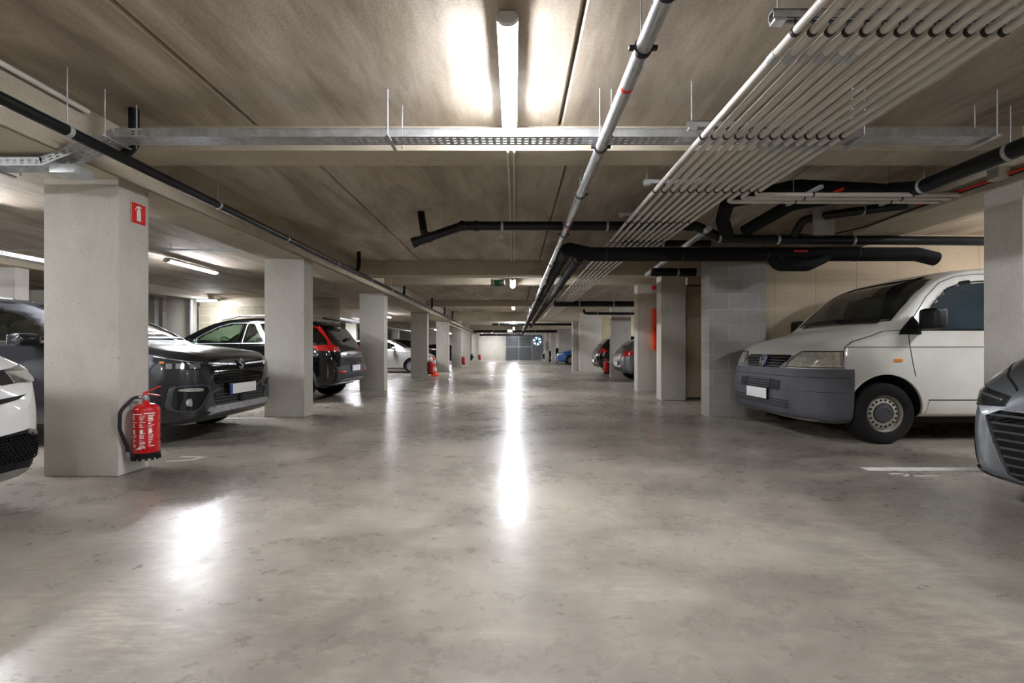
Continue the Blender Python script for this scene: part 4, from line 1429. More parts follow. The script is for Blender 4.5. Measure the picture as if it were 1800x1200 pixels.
def volvo_spec():
    L = 4.42
    return dict(L=L, hw=.93, mid=2.3, wheels=(.88, 3.58), wr_=.355, arch=.405, adz=.015, style='alloy',
      zt=[(0, .8), (.03, .92), (.1, 1.0), (.4, 1.06), (1.0, 1.12), (1.25, 1.17), (1.5, 1.32), (2.0, 1.57), (2.25, 1.62), (2.7, 1.645), (3.6, 1.61), (3.92, 1.56), (4.05, 1.46), (4.24, 1.16), (4.32, 1.04), (4.36, .92), (4.39, .75), (4.42, .62)],
      zb=[(0, .46), (.03, .34), (.1, .25), (.4, .22), (3.7, .24), (4.1, .30), (4.34, .37), (4.42, .50)],
      w=[(0, .58), (.03, .68), (.1, .78), (.3, .87), (.7, .92), (.9, .93), (3.6, .93), (3.95, .92), (4.15, .89), (4.3, .83), (4.38, .77), (4.42, .70)],
      zs=[(0, .72), (.1, .9), (.5, .99), (1.2, 1.04), (3.2, 1.08), (3.6, 1.13), (4.1, 1.14), (4.25, 1.05), (4.42, .62)],
      wr=[(0, .5), (.1, .66), (.3, .76), (1.1, .80), (1.5, .74), (2.1, .64), (3.6, .62), (4.05, .62), (4.25, .72), (4.42, .6)],
      dz=[(0, .02), (.15, .03), (1.0, .05), (2.0, .06), (3.9, .06), (4.2, .05), (4.42, .03)])

def hatch_spec(L=4.0, H=1.5):
    k = H / 1.5
    return dict(L=L, hw=.87, mid=2.1, wheels=(.82, L - .68), wr_=.31, arch=.35, adz=.01, style='cap',
      zt=[(0, .6), (.03, .70), (.1, .77), (.3, .85), (.7, .95), (.95, 1.0), (1.3, 1.19), (1.75, 1.40 * k), (2.05, 1.475 * k), (2.4, 1.5 * k), (3.1, 1.46 * k), (L - .45, 1.36 * k), (L - .2, 1.08), (L - .08, .95), (L, .74)],
      zb=[(0, .38), (.03, .26), (.1, .2), (.4, .18), (L - .5, .2), (L - .1, .3), (L, .45)],
      w=[(0, .5), (.03, .6), (.1, .7), (.25, .78), (.5, .85), (.8, .87), (L - .7, .87), (L - .3, .83), (L - .1, .74), (L, .6)],
      zs=[(0, .55), (.1, .68), (.3, .77), (.9, .92), (2, .96), (L - .3, 1.0), (L, .7)],
      wr=[(0, .42), (.1, .56), (.3, .68), (.95, .74), (1.3, .70), (1.85, .58), (L - .6, .56), (L - .2, .62), (L, .5)],
      dz=[(0, .02), (.15, .03), (1.0, .05), (1.9, .06), (L - .5, .07), (L, .03)])

def van_spec():
    L = 4.89
    return dict(L=L, hw=.952, mid=2.2, wheels=(.835, 3.83), wr_=.326, arch=.40, adz=.02, style='steel', tw=.22, n=90,
      zt=[(0, .44), (.012, .60), (.035, .74), (.07, .84), (.12, .93), (.2, 1.03), (.32, 1.105), (.6, 1.18), (.86, 1.25), (.93, 1.29), (1.18, 1.53), (1.38, 1.71), (1.52, 1.81), (1.70, 1.88), (1.97, 1.925), (2.4, 1.955), (3.0, 1.965), (4.4, 1.95), (4.72, 1.9), (4.84, 1.6), (4.89, 1.1)],
      zb=[(0, .38), (.012, .30), (.04, .25), (.1, .22), (.3, .19), (.5, .185), (.7, .26), (4.5, .27), (4.8, .3), (4.89, .45)],
      w=[(0, .50), (.012, .60), (.035, .68), (.07, .745), (.12, .80), (.2, .86), (.32, .91), (.5, .94), (.7, .952), (4.6, .952), (4.8, .93), (4.89, .85)],
      zs=[(0, .43), (.035, .64), (.07, .72), (.12, .80), (.2, .90), (.32, 1.0), (.6, 1.09), (.9, 1.16), (1.1, 1.20), (4.7, 1.2), (4.89, .9)],
      wr=[(0, .45), (.035, .6), (.12, .70), (.2, .76), (.5, .82), (.9, .87), (1.1, .87), (1.5, .81), (2.4, .78), (4.7, .78), (4.89, .7)],
      dz=[(0, .02), (.12, .03), (.32, .035), (.9, .05), (1.4, .06), (1.9, .07), (4.7, .07), (4.89, .05)],
      ws=[(0, .975), (.6, .975), (1.0, .985), (4.89, .99)])
# ================= white van, nose toward the aisle =================
sp = van_spec()
side_front = [(1.14, 1.205), (1.23, 1.31), (1.40, 1.51), (1.58, 1.67), (1.76, 1.735), (1.95, 1.75), (2.5, 1.76), (2.5, 1.205)]
side_rear = [(2.7, 1.215), (2.7, 1.76), (4.55, 1.75), (4.6, 1.215)]
wind = [(-.80, 1.315), (.80, 1.315), (.71, 1.78), (.5, 1.845), (-.5, 1.845), (-.71, 1.78)]
sp['holes'] = [('S', side_front), ('F', wind)]
sp['glass'] = [('S', side_front, 'side_window', M['vanside']), ('S', side_rear, 'rear_side_window', M['opaqueglass'])]
VX, VY = 3.085, 5.74
B, V, body = vehicle(sp, 'van', VX, VY, -1, 'white van with dark grey bumper parked nose toward the aisle beside the block wall', 'van', P['van'])
glaze(B, V, sp, M['vanside'])
g = decal(B, 'windscreen', M['vanglass'], 'F', wind, -.002, .006, V, .08)
ringdecal(B, 'window_seal', M['gloss_black'], 'F', wind, .022, .002, .014, g)
# bumper: unpainted lower front
bump_side = [(-.05, .17), (-.05, .80), (.12, .80), (.47, .80), (.50, .55), (.56, .50), (.53, .35), (.50, .17)]
low = bmesh.new()
z_top = .80
mbp = MB()
# front skin follows the nose between bottom and headlamp line
def skin(name, m, zlo, zhi, ylim, xlim, out, parent, nu=44, nv=12):
    """band of the nose between two heights, wrapping round the corners (arc in plan)"""
    vs = []; fs = []
    rows = []
    for j in range(nv + 1):
        z = zlo + (zhi - zlo) * j / nv
        row = []
        for i in range(nu + 1):
            t = -1 + 2 * i / nu
            a = t * PI / 2 * .999
            # ray from a point behind the nose, outward in plan
            o = Vector((B.L / 2 - xlim, 0, z))
            d = Vector((xlim * math.cos(a), ylim * math.sin(a), 0)).normalized()
            loc, nor, k, dist = B.bvh.ray_cast(o + d * 3, -d)
            if loc is None: loc = o + d * .9
            row.append((loc + d * out, d))
        rows.append(row)
    n = nu + 1
    for row in rows: vs += [p for p, d in row]
    for row in rows: vs += [p - d * .02 for p, d in row]
    K = (nv + 1) * n
    for j in range(nv):
        for i in range(nu):
            a = j * n + i
            fs.append((a, a + 1, a + n + 1, a + n)); fs.append((K + a, K + a + n, K + a + n + 1, K + a + 1))
    for i in range(nu):
        fs.append((i, K + i, K + i + 1, i + 1)); a = nv * n + i; fs.append((a, a + 1, K + a + 1, K + a))
    for j in range(nv):
        a = j * n; fs.append((a, a + n, K + a + n, K + a)); a = j * n + nu; fs.append((a, K + a, K + a + n, a + n))
    return MB().add(vs, fs).build(name, m, parent, smooth=45)
M['vanbump'] = simple('dusty_dark_bumper_plastic', '4a4c52', .62, 0, .1, 40, dust='64646a')
bmp = skin('bumper', M['vanbump'], .215, .795, .952, .50, .012, V, 60, 18)
for zl, wd in ((.545, .004), (.70, .006)):
    s2 = skin('groove', M['well'], zl, zl + wd, .952, .46, .0135, bmp, 44, 1)
# lower step lip and slots
for k in range(4):
    decal(B, 'slot', M['blackpl'], 'F', [(-.60, .345 + k * .026), (.60, .345 + k * .026), (.62, .353 + k * .026), (-.62, .353 + k * .026)], .0145, .02, bmp, .08)
gb = decal(B, 'lower_grille', M['blackpl'], 'F', [(-.26, .535), (.26, .535), (.26, .66), (-.26, .66)], .0155, .02, V, .06)
for k in range(4):
    decal(B, 'slat', M['vanbump'], 'F', [(-.25, .552 + k * .03), (.25, .552 + k * .03), (.25, .563 + k * .03), (-.25, .563 + k * .03)], .022, .01, gb, .08)
for s_ in (-1, 1):
    q = [(s_ * .28, .535), (s_ * .42, .535), (s_ * .44, .56), (s_ * .44, .645), (s_ * .28, .66)]
    decal(B, 'fog_lamp_opening', M['blackpl'], 'F', q, .0155, .02, V, .06)
# upper grille and headlamps
gr = [(-.36, .80), (-.30, .775), (.30, .775), (.36, .80), (.47, .925), (.45, .945), (-.45, .945), (-.47, .925)]
go = decal(B, 'grille', M['gloss_black'], 'F', gr, .006, .02, V, .05)
for k in range(4):
    z = .808 + k * .033
    hw_ = .36 + (z - .80) * .7
    decal(B, 'slat', M['darkpl'], 'F', [(-hw_, z), (hw_, z), (hw_ + .008, z + .010), (-hw_ - .008, z + .010)], .015, .012, go, .06)
surround = []
for s_ in (-1, 1):
    decal(B, 'lamp_surround', M['vanbump'], 'F', [(s_ * .385, .80), (s_ * .50, .935), (s_ * .56, .945), (s_ * .49, .80)], .008, .02, V, .05)
# headlamps wrap round the corner: built from a plan arc
def headlamp(a0, a1, pts, m, out, name, parent, s_, xlim=.50, ylim=.952, nu=16, nv=5):
    """pts(t) -> (zlo, zhi) for t 0..1 from the grille side to the fender side; angle from a0 to a1"""
    vs = []; fs = []
    n = nu + 1
    g_ = []
    for j in range(nv + 1):
        for i in range(n):
            t = i / nu
            a = (a0 + (a1 - a0) * t) * s_
            zl, zh = pts(t)
            z = zl + (zh - zl) * j / nv
            o = Vector((B.L / 2 - xlim, 0, z))
            d = Vector((xlim * math.cos(a), ylim * math.sin(a), 0)).normalized()
            loc, nor, k, dist = B.bvh.ray_cast(o + d * 3, -d)
            if loc is None: loc = o + d * .8
            g_.append((loc + d * out, d))
    vs = [p for p, d in g_] + [p - d * .03 for p, d in g_]
    K = (nv + 1) * n
    for j in range(nv):
        for i in range(nu):
            a = j * n + i
            fs.append((a, a + 1, a + n + 1, a + n)); fs.append((K + a, K + a + n, K + a + n + 1, K + a + 1))
    for i in range(nu):
        fs.append((i, K + i, K + i + 1, i + 1)); a = nv * n + i; fs.append((a, a + 1, K + a + 1, K + a))
    for j in range(nv):
        a = j * n; fs.append((a, a + n, K + a + n, K + a)); a = j * n + nu; fs.append((a, K + a, K + a + n, a + n))
    return MB().add(vs, fs).build(name, m, parent, smooth=45)
M['vanlens'] = simple('hazy_headlamp_lens', 'b0ab9c', .2, .1, .3, 25, .6)
for s_ in (-1, 1):
    hl = headlamp(.48, 1.36, lambda t: (.815, .86 + min(1, t * 3.2) * .118), M['vanlens'], .010, 'headlamp', V, s_)
    headlamp(.47, 1.375, lambda t: (.806, .868 + min(1, t * 3.2) * .122), M['gloss_black'], .006, 'lamp_frame', hl, s_)
    headlamp(1.30, 1.35, lambda t: (.825, .972), M['chrome'], .0125, 'reflector', hl, s_, nu=3)
    headlamp(1.10, 1.20, lambda t: (.86, .95), M['ledstrip'], .0125, 'reflector', hl, s_, nu=3)
    headlamp(.80, .98, lambda t: (.85, .95), M['lens'], .0125, 'bulb_cover', hl, s_, nu=5)
# round badge with V and W strokes
loc, d = B.hit('F', 0, .875)
bc = loc + Vector((.03, 0, 0))
bo = empty('badge', bc); bo.parent = V
bo.rotation_euler = (0, -.35, 0)
MB().lathe([(.072, -.02), (.078, -.005), (.078, .004), (.068, .008), (.066, .0), (0, 0)], (0, 0, 0), 'x', 36).build('badge_disc', M['plateblue'], bo)
mb = MB().lathe([(.078, .002), (.078, .010), (.067, .010), (.067, .002)], (0, 0, 0), 'x', 36, close=True)
def stroke(p0, p1, w=.0075):
    a = Vector((.005, p0[0], p0[1])); b = Vector((.005, p1[0], p1[1]))
    c = (a + b) / 2; u = (b - a) / 2
    w_ = u.normalized().cross(Vector((1, 0, 0))) * w
    mb.obox(c, u, w_, Vector((.005, 0, 0)))
for s_ in (-1, 1):
    stroke((s_ * .028, .062), (0, .010))
    stroke((s_ * .058, .038), (s_ * .026, -.058)); stroke((s_ * .026, -.058), (0, -.004))
mb.build('badge_letters', M['chrome'], bo)
loc, d = B.hit('F', 0, .475)
badge_plate(V, loc + Vector((.035, 0, 0)), 1, blue=False, w=.46, h=.125)
# side seams, moulding, indicator, mirror, sill
ribs = [[(.42, .70), (.40, .84), (.41, .99), (.43, 1.04), (.52, 1.09), (.72, 1.15), (.86, 1.20)], [(1.07, 1.22), (1.08, 1.05), (1.11, .86), (1.14, .72)], [(.43, 1.03), (4.7, 1.035)],
        [(2.6, .30), (2.6, 1.86)], [(1.06, 1.22), (1.16, 1.35), (1.34, 1.57), (1.52, 1.73), (1.70, 1.80), (1.9, 1.825), (2.6, 1.84)], [(.86, 1.20), (1.07, 1.215)]]
for vw in ('L', 'R'):
    for rb in ribs:
        ribbon(B, 'panel_gap', M['well'], vw, rb, .006, .003, .010, body)
    st = decal(B, 'side_moulding', P['van'], vw, [(1.28, .32), (3.36, .32), (3.36, .462), (1.29, .462)], .012, .02, V, .1, bevel=.004)
    ribbon(B, 'panel_gap', M['darkpl'], vw, [(1.29, .472), (3.36, .472)], .012, .003, .01, body)
    decal(B, 'side_indicator', M['lensor'], vw, [(.91, .875), (1.0, .875), (1.0, .91), (.91, .91)], .008, .02, V, .02, bevel=.002, smooth=1)
    decal(B, 'mirror_mount', M['blackpl'], vw, [(.97, 1.165), (1.20, 1.165), (1.20, 1.26), (1.15, 1.36), (1.06, 1.27), (.99, 1.2)], .014, .03, V, .05)
    decal(B, 'door_handle', P['van'], vw, [(2.55, 1.0), (2.72, 1.0), (2.72, 1.035), (2.55, 1.035)], .03, .03, V, .05, bevel=.01)
    ringdecal(B, 'wheel_arch_lip', P['van'], vw, [(.93 + .418 * math.cos(a), .346 + .418 * math.sin(a)) for a in np.linspace(-.35, PI + .12, 40)], .02, .010, .03, V) if False else None
    arc = [(.835 + .412 * math.cos(a), .346 + .412 * math.sin(a)) for a in np.linspace(-.12, PI * .83, 34)]
    ribbon(B, 'wheel_arch_lip', P['van'], vw, arc, .03, .009, .025, V)
for s_ in (-1, 1):
    mirror_part(V, B, 1.17, .93, 1.28, s_, M['blackpl'], True)
MB().box(-B.L / 2 + .25, B.L / 2 - .55, -.7, .7, .2, .32).build('underbody', M['well'], V)
MB().box(-.1, B.L / 2 - 1.1, -.78, .78, .9, 1.14).build('dashboard', M['interior'], V, bevel=.05) if False else MB().box(B.L / 2 - 1.6, B.L / 2 - 1.05, -.78, .78, .8, 1.14).build('dashboard', M['interior'], V, bevel=.04)
seats(V, B, (2.1,), .45, .62, 1.55)
MB().box(B.L / 2 - 2.95, B.L / 2 - 2.9, -.85, .85, .4, 1.8).build('bulkhead', M['interior'], V)
MB().lathe([(.19, -.012), (.205, 0), (.19, .012), (.178, 0)], (0, 0, 0), 'x', 28, close=True).build('steering_wheel', M['interior'], V, loc=(B.L / 2 - 1.68, .45, 1.18)).rotation_euler = (0, .5, 0)
mb = MB()
for y0, y1, xx in ((-.72, .05, 0), (-.05, .70, .02)):
    pts = []
    for t in np.linspace(0, 1, 9):
        l, d = B.hit('F', y0 + (y1 - y0) * t, 1.352 + .02 * t)
        pts.append(l + Vector((.018, 0, .008)))
    mb.tube(pts, .008, 8)
mb.build('wiper', M['blackpl'], V)
# roof gutter line
for vw in ('L', 'R'):
    pass

# ================= dark grey SUV on the left (front) =================
sp = suv_spec()
SW = [(1.42, 1.10), (1.62, 1.25), (1.88, 1.375), (2.15, 1.44), (2.42, 1.455), (2.42, 1.10)]
SW2 = [(2.52, 1.10), (2.52, 1.455), (2.95, 1.445), (3.4, 1.40), (3.55, 1.30), (3.5, 1.14)]
WS = [(-.66, 1.135), (.66, 1.135), (.55, 1.47), (.4, 1.50), (-.4, 1.50), (-.55, 1.47)]
sp['holes'] = [('S', SW), ('S', SW2), ('F', WS)]
sp['glass'] = [('S', SW, 'side_window', None), ('S', SW2, 'rear_side_window', M['glassdark']), ('F', WS, 'windscreen', None)]
B, C, body = vehicle(sp, 'suv', -3.28, 5.45, 1, 'dark grey metallic SUV with black mesh grille, nose out beside the nearest left column', 'car', P['grey'])
glaze(B, C, sp, M['glass'])
GR = [(-.52, .90), (-.56, .84), (-.45, .62), (-.32, .575), (.32, .575), (.45, .62), (.56, .84), (.52, .90)]
g = decal(B, 'grille', M['gloss_black'], 'F', GR, .004, .02, C, .05)
mb = MB()
rnd = random.Random(5)
for iz in range(9):
    for iy in range(22):
        y = -.5 + iy * .0475 + (.024 if iz % 2 else 0)
        z = .60 + iz * .031
        if not inside(inset_poly(GR, .02), y, z): continue
        l, d = B.hit('F', y, z)
        l = l + Vector((.006, 0, 0))
        mb.add([l + Vector((.012, 0, 0)), l + Vector((0, .018, 0)), l + Vector((0, 0, .012)), l + Vector((0, -.018, 0)), l + Vector((0, 0, -.012)), l - Vector((.01, 0, 0))],
               [(0, 1, 2), (0, 2, 3), (0, 3, 4), (0, 4, 1), (5, 2, 1), (5, 3, 2), (5, 4, 3), (5, 1, 4)])
mb.build('grille_mesh', M['gloss_black'], g, smooth=5)
for s_ in (-1, 1):
    decal(B, 'chrome_bar', M['satin'], 'F', [(s_ * .09, .826), (s_ * .54, .845), (s_ * .54, .868), (s_ * .09, .848)], .022, .02, g, .05, bevel=.003)
    # headlamp
    HL = [(s_ * .57, .80), (s_ * .56, .865), (s_ * .70, .895), (s_ * .865, .935), (s_ * .80, .855), (s_ * .74, .79)]
    h = headlamp(.60, 1.32, lambda t: (.795 + .10 * max(0, t - .45) * 1.6, .865 + .075 * t), M['lensdark'], .007, 'headlamp', C, s_, .5, .89)
    for a, b in ((.66, .78), (.84, .95), (1.0, 1.09)):
        headlamp(a, b, lambda t: (.808, .862), M['ledstrip'], .0105, 'lamp_unit', h, s_, .5, .89, nu=4)
    headlamp(.60, 1.31, lambda t: (.858 + .074 * t, .866 + .074 * t), M['satin'], .012, 'chrome_bar', h, s_, .5, .89)
    headlamp(1.12, 1.2, lambda t: (.86, .885), M['lensor'], .0095, 'indicator', h, s_, .5, .89, nu=3)
    # fog area
    FG = [(s_ * .60, .635), (s_ * .81, .635), (s_ * .835, .60), (s_ * .835, .40), (s_ * .79, .355), (s_ * .68, .36), (s_ * .62, .44), (s_ * .54, .57)]
    f = decal(B, 'fog_lamp_recess', M['blackpl'], 'F', FG, .004, .02, C, .04)
    ringdecal(B, 'fog_surround', M['darkpl'], 'F', FG, .028, .014, .02, f, smooth=1)
    decal(B, 'fog_strip', M['lens'], 'F', [(s_ * .63, .565), (s_ * .80, .57), (s_ * .80, .605), (s_ * .64, .60)], .011, .012, f, .04, smooth=1)
    l, d = B.hit('F', s_ * .74, .455)
    MB().lathe([(.042, -.02), (.042, .004), (.034, .009), (.034, .004), (0, .01)], (0, 0, 0), 'x', 24).build('fog_lamp', M['lens'], f, loc=l + Vector((.004, 0, 0)))
LG = [(-.52, .53), (-.46, .375), (.46, .375), (.52, .53), (.40, .55), (-.40, .55)]
lg = decal(B, 'lower_grille', M['blackpl'], 'F', LG, .004, .02, C, .05)
for k in range(4):
    decal(B, 'slat', M['darkpl'], 'F', [(-.47, .398 + k * .035), (.47, .398 + k * .035), (.47, .410 + k * .035), (-.47, .410 + k * .035)], .014, .012, lg, .08)
MB().box(-.004, .03, -.055, .055, -.05, .05).build('radar_box', M['blackpl'], lg, bevel=.006, loc=B.hit('F', 0, .45)[0])
sk = decal(B, 'skid_plate', M['satin'], 'F', [(-.60, .355), (-.52, .315), (.52, .315), (.60, .355), (.56, .39), (-.56, .39)], .022, .04, C, .05)
for s_ in (-1, 1):
    decal(B, 'lower_trim', M['darkpl'], 'F', [(s_ * .46, .375), (s_ * .60, .33), (s_ * .62, .40), (s_ * .55, .55), (s_ * .45, .575), (s_ * .40, .55), (s_ * .52, .53)], .014, .03, C, .05, bevel=.004)
# emblem: angular S
l, d = B.hit('F', 0, .845)
mb = MB()
Sx = [(-.052, .0), (.0, .055), (.052, .018), (.018, .018), (.0, .030), (-.022, .012), (.052, -.005), (.052, .0), (.0, -.055), (-.052, -.018), (-.018, -.018), (.0, -.030), (.022, -.012)]
mb.prism([(-.055, .012), (0, .06), (.05, .018), (.028, .018), (0, .036), (-.02, .016), (.055, -.03), (.0, -.075), (-.05, -.033), (-.028, -.033), (0, -.051), (.02, -.031)], 0, .012, 'yz')
mb.build('badge', M['satin'], C, loc=l + Vector((.02, 0, 0)))
badge_plate(C, B.hit('F', 0, .555)[0] + Vector((.035, 0, 0)), 1, side=-1)
for vw, s_ in (('L', 1), ('R', -1)):
    for wx in (.90, 3.50):
        ribbon(B, 'wheel_arch_trim', M['darkpl'], vw, [(wx + .405 * math.cos(a), .35 + .405 * math.sin(a)) for a in np.linspace(-.3, PI + .3, 36)], .06, .012, .03, C)
    decal(B, 'sill_trim', M['darkpl'], vw, [(1.25, .21), (3.15, .21), (3.15, .36), (1.25, .36)], .012, .03, C, .15)
    ribbon(B, 'belt_trim', M['chrome'], vw, [(1.36, 1.085), (3.6, 1.085)], .014, .006, .012, C)
    for rb in ([(1.38, .36), (1.36, .8), (1.33, 1.04)], [(2.47, .36), (2.47, 1.09)], [(.32, .92), (.40, .80), (.5, .66)]):
        ribbon(B, 'panel_gap', M['well'], vw, rb, .006, .003, .010, body)
    mirror_part(C, B, 1.52, .86, 1.08, s_, P['grey'])
for s_ in (-1, 1):
    ribbon(B, 'panel_gap', M['well'], 'T', [(.1, s_ * .55), (.3, s_ * .68), (1.0, s_ * .74)], .006, .003, .010, body)
    mb = MB().tube([(B.L / 2 - x, s_ * .60, B.zt(x) + .0 - .02 + (.03 if 2.2 < x < 3.3 else 0)) for x in np.linspace(2.05, 3.5, 12)], .014, 8)
    mb.build('roof_rail', M['satin'], C)
MB().box(B.L / 2 - 1.65, B.L / 2 - 1.2, -.7, .7, .7, 1.06).build('dashboard', M['interior'], C, bevel=.05)
MB().box(-1.9, 1.2, -.75, .75, .25, .45).build('cabin_floor', M['interior'], C)
seats(C, B, (2.2, 3.1), .37, .42, 1.27)
MB().lathe([(.17, -.012), (.182, 0), (.17, .012), (.16, 0)], (0, 0, 0), 'x', 28, close=True).build('steering_wheel', M['interior'], C, loc=(B.L / 2 - 1.78, .37, 1.0)).rotation_euler = (0, .4, 0)
ribbon(B, 'wiper', M['blackpl'], 'F', [(-.6, 1.15), (0, 1.16)], .02, .02, .02, C)
ribbon(B, 'wiper', M['blackpl'], 'F', [(-.02, 1.15), (.6, 1.165)], .02, .02, .02, C)

# ================= black SUV on the left (tail) =================
sp = volvo_spec()
A1 = [(1.62, 1.13), (1.80, 1.27), (2.05, 1.42), (2.3, 1.495), (2.52, 1.515), (2.52, 1.13)]
A2 = [(2.62, 1.135), (2.62, 1.515), (3.2, 1.505), (3.42, 1.46), (3.50, 1.30), (3.4, 1.17)]
WSv = [(-.70, 1.19), (.70, 1.19), (.60, 1.52), (.45, 1.56), (-.45, 1.56), (-.60, 1.52)]
RW = [(-.60, 1.18), (.60, 1.18), (.54, 1.46), (.48, 1.51), (-.48, 1.51), (-.54, 1.46)]
sp['holes'] = [('S', A1), ('S', A2), ('F', WSv)]
sp['glass'] = [('S', A1, 'side_window', None), ('S', A2, 'rear_side_window', None), ('F', WSv, 'windscreen', None), ('B', RW, 'rear_window', M['opaqueglass'])]
B, C, body = vehicle(sp, 'suv', -3.28 - 4.42, 9.38, -1, 'glossy black SUV with tall red tail lamps parked between two left columns', 'car', P['black'])
glaze(B, C, sp, M['glass'])
ZB = -B.L / 2
for s_ in (-1, 1):
    vw = 'L' if s_ > 0 else 'R'
    # tail lamp: slanted upper bar and horizontal body seen from behind and from the side
    t1 = decal(B, 'tail_lamp', M['lensred'], 'B', [(s_ * .635, 1.46), (s_ * .665, 1.46), (s_ * .775, 1.18), (s_ * .84, 1.10), (s_ * .86, 1.0), (s_ * .80, .975), (s_ * .60, .975), (s_ * .60, 1.06), (s_ * .72, 1.09), (s_ * .735, 1.17)], .012, .04, C, .03, bevel=.003)
    decal(B, 'tail_lamp', M['lensred'], vw, [(3.90, 1.075), (4.04, .99), (4.32, .975), (4.33, 1.05), (4.2, 1.10), (4.05, 1.09)], .010, .03, C, .03, bevel=.003)
    decal(B, 'lamp_strip', M['lens'], 'B', [(s_ * .62, .99), (s_ * .78, .99), (s_ * .78, 1.0), (s_ * .62, 1.0)], .018, .01, t1, .03)
    decal(B, 'lamp_strip', M['lens'], 'B', [(s_ * .62, 1.03), (s_ * .78, 1.03), (s_ * .78, 1.04), (s_ * .62, 1.04)], .018, .01, t1, .03)
    decal(B, 'rear_reflector', M['lensred'], 'B', [(s_ * .52, .575), (s_ * .78, .56), (s_ * .78, .60), (s_ * .68, .60), (s_ * .52, .60)], .022, .02, C, .04, bevel=.002)
bl = decal(B, 'rear_bumper', M['darkpl'], 'B', [(-.76, .40), (.76, .40), (.80, .68), (.60, .70), (-.60, .70), (-.80, .68)], .014, .03, C, .05)
decal(B, 'skid_plate', M['satin'], 'B', [(-.62, .375), (.62, .375), (.66, .42), (.5, .44), (-.5, .44), (-.66, .42)], .03, .04, C, .05, bevel=.004)
l, d = B.hit('B', 0, .70)
badge_plate(C, l + Vector((-.035, 0, -.06)), -1, side=1, w=.5)
mb = MB()
for i, (y0, pts) in enumerate(((-.30, [(0, .03), (.015, 0), (.03, .03)]), (-.25, [(0, 0), (.025, 0), (.025, .03), (0, .03), (0, 0)]), (-.20, [(.0, .03), (0, 0), (.03, 0)]), (-.15, [(0, .03), (.015, 0), (.03, .03)]), (-.10, [(0, 0), (.025, 0), (.025, .03), (0, .03), (0, 0)]))):
    for a, b in zip(pts[:-1], pts[1:]):
        la = B.hit('B', -(y0 + a[0] * 1.3 + .0), .90 + a[1])[0] + Vector((-.004, 0, 0)); lb = B.hit('B', -(y0 + b[0] * 1.3), .90 + b[1])[0] + Vector((-.004, 0, 0))
        mb.tube([la, lb], .0028, 6)
mb.build('badge_letters', M['chrome'], C)
mb = MB()
mb.prism([(-.58, -.02), (.58, -.02), (.54, .035), (-.54, .035)], 0, .02, 'yz')
MB().add([(0, -.60, 0), (0, .60, 0), (-.17, .55, -.03), (-.17, -.55, -.03), (0, -.60, .035), (0, .60, .035), (-.17, .55, -.005), (-.17, -.55, -.005)],
         [(0, 3, 2, 1), (4, 5, 6, 7), (0, 1, 5, 4), (1, 2, 6, 5), (2, 3, 7, 6), (3, 0, 4, 7)]).build('roof_spoiler', M['gloss_black'], C, bevel=.01, loc=(ZB + .42, 0, 1.60))
MB().tube([B.hit('B', 0, 1.22)[0] + Vector((-.01, 0, 0)), B.hit('B', 0, 1.22)[0] + Vector((-.05, 0, .0))], .03, 12).build('wiper_hub', M['blackpl'], C)
ribbon(B, 'rear_wiper', M['blackpl'], 'B', [(0, 1.21), (-.35, 1.25)], .02, .03, .02, C)
for vw, s_ in (('L', 1), ('R', -1)):
    for wx in (.88, 3.58):
        ribbon(B, 'wheel_arch_trim', M['darkpl'], vw, [(wx + .425 * math.cos(a), .37 + .425 * math.sin(a)) for a in np.linspace(-.3, PI + .3, 36)], .06, .012, .03, C)
    decal(B, 'sill_trim', M['darkpl'], vw, [(1.25, .23), (3.2, .23), (3.2, .38), (1.25, .38)], .012, .03, C, .15)
    ribbon(B, 'belt_trim', M['satin'], vw, [(1.5, 1.118), (3.35, 1.13), (3.5, 1.2)], .012, .006, .012, C)
    ribbon(B, 'roof_trim', M['satin'], vw, [(1.62, 1.15), (1.8, 1.29), (2.05, 1.44), (2.3, 1.515), (3.3, 1.52)], .010, .006, .012, C)
    decal(B, 'door_handle', M['satin'], vw, [(2.35, 1.0), (2.52, 1.0), (2.52, 1.03), (2.35, 1.03)], .03, .03, C, .05, bevel=.008)
    for rb in ([(1.42, .38), (1.42, 1.05)], [(2.57, .38), (2.57, 1.13)], [(3.95, .70), (3.9, .93)]):
        ribbon(B, 'panel_gap', M['well'], vw, rb, .006, .003, .010, body)
    mirror_part(C, B, 1.74, .90, 1.13, s_, M['gloss_black'])
    MB().tube([(B.L / 2 - x, s_ * .64, B.zt(x) - .02 + (.035 if 2.3 < x < 3.7 else 0)) for x in np.linspace(2.1, 3.85, 12)], .016, 8).build('roof_rail', M['satin'], C)
MB().box(B.L / 2 - 1.85, B.L / 2 - 1.35, -.75, .75, .7, 1.10).build('dashboard', M['interior'], C, bevel=.05)
MB().box(-1.9, 1.1, -.78, .78, .28, .5).build('cabin_floor', M['interior'], C)
seats(C, B, (2.45, 3.3), .38, .5, 1.36)
MB().lathe([(.17, -.012), (.182, 0), (.17, .012), (.16, 0)], (0, 0, 0), 'x', 28, close=True).build('steering_wheel', M['interior'], C, loc=(B.L / 2 - 2.02, .37, 1.10)).rotation_euler = (0, .4, 0)

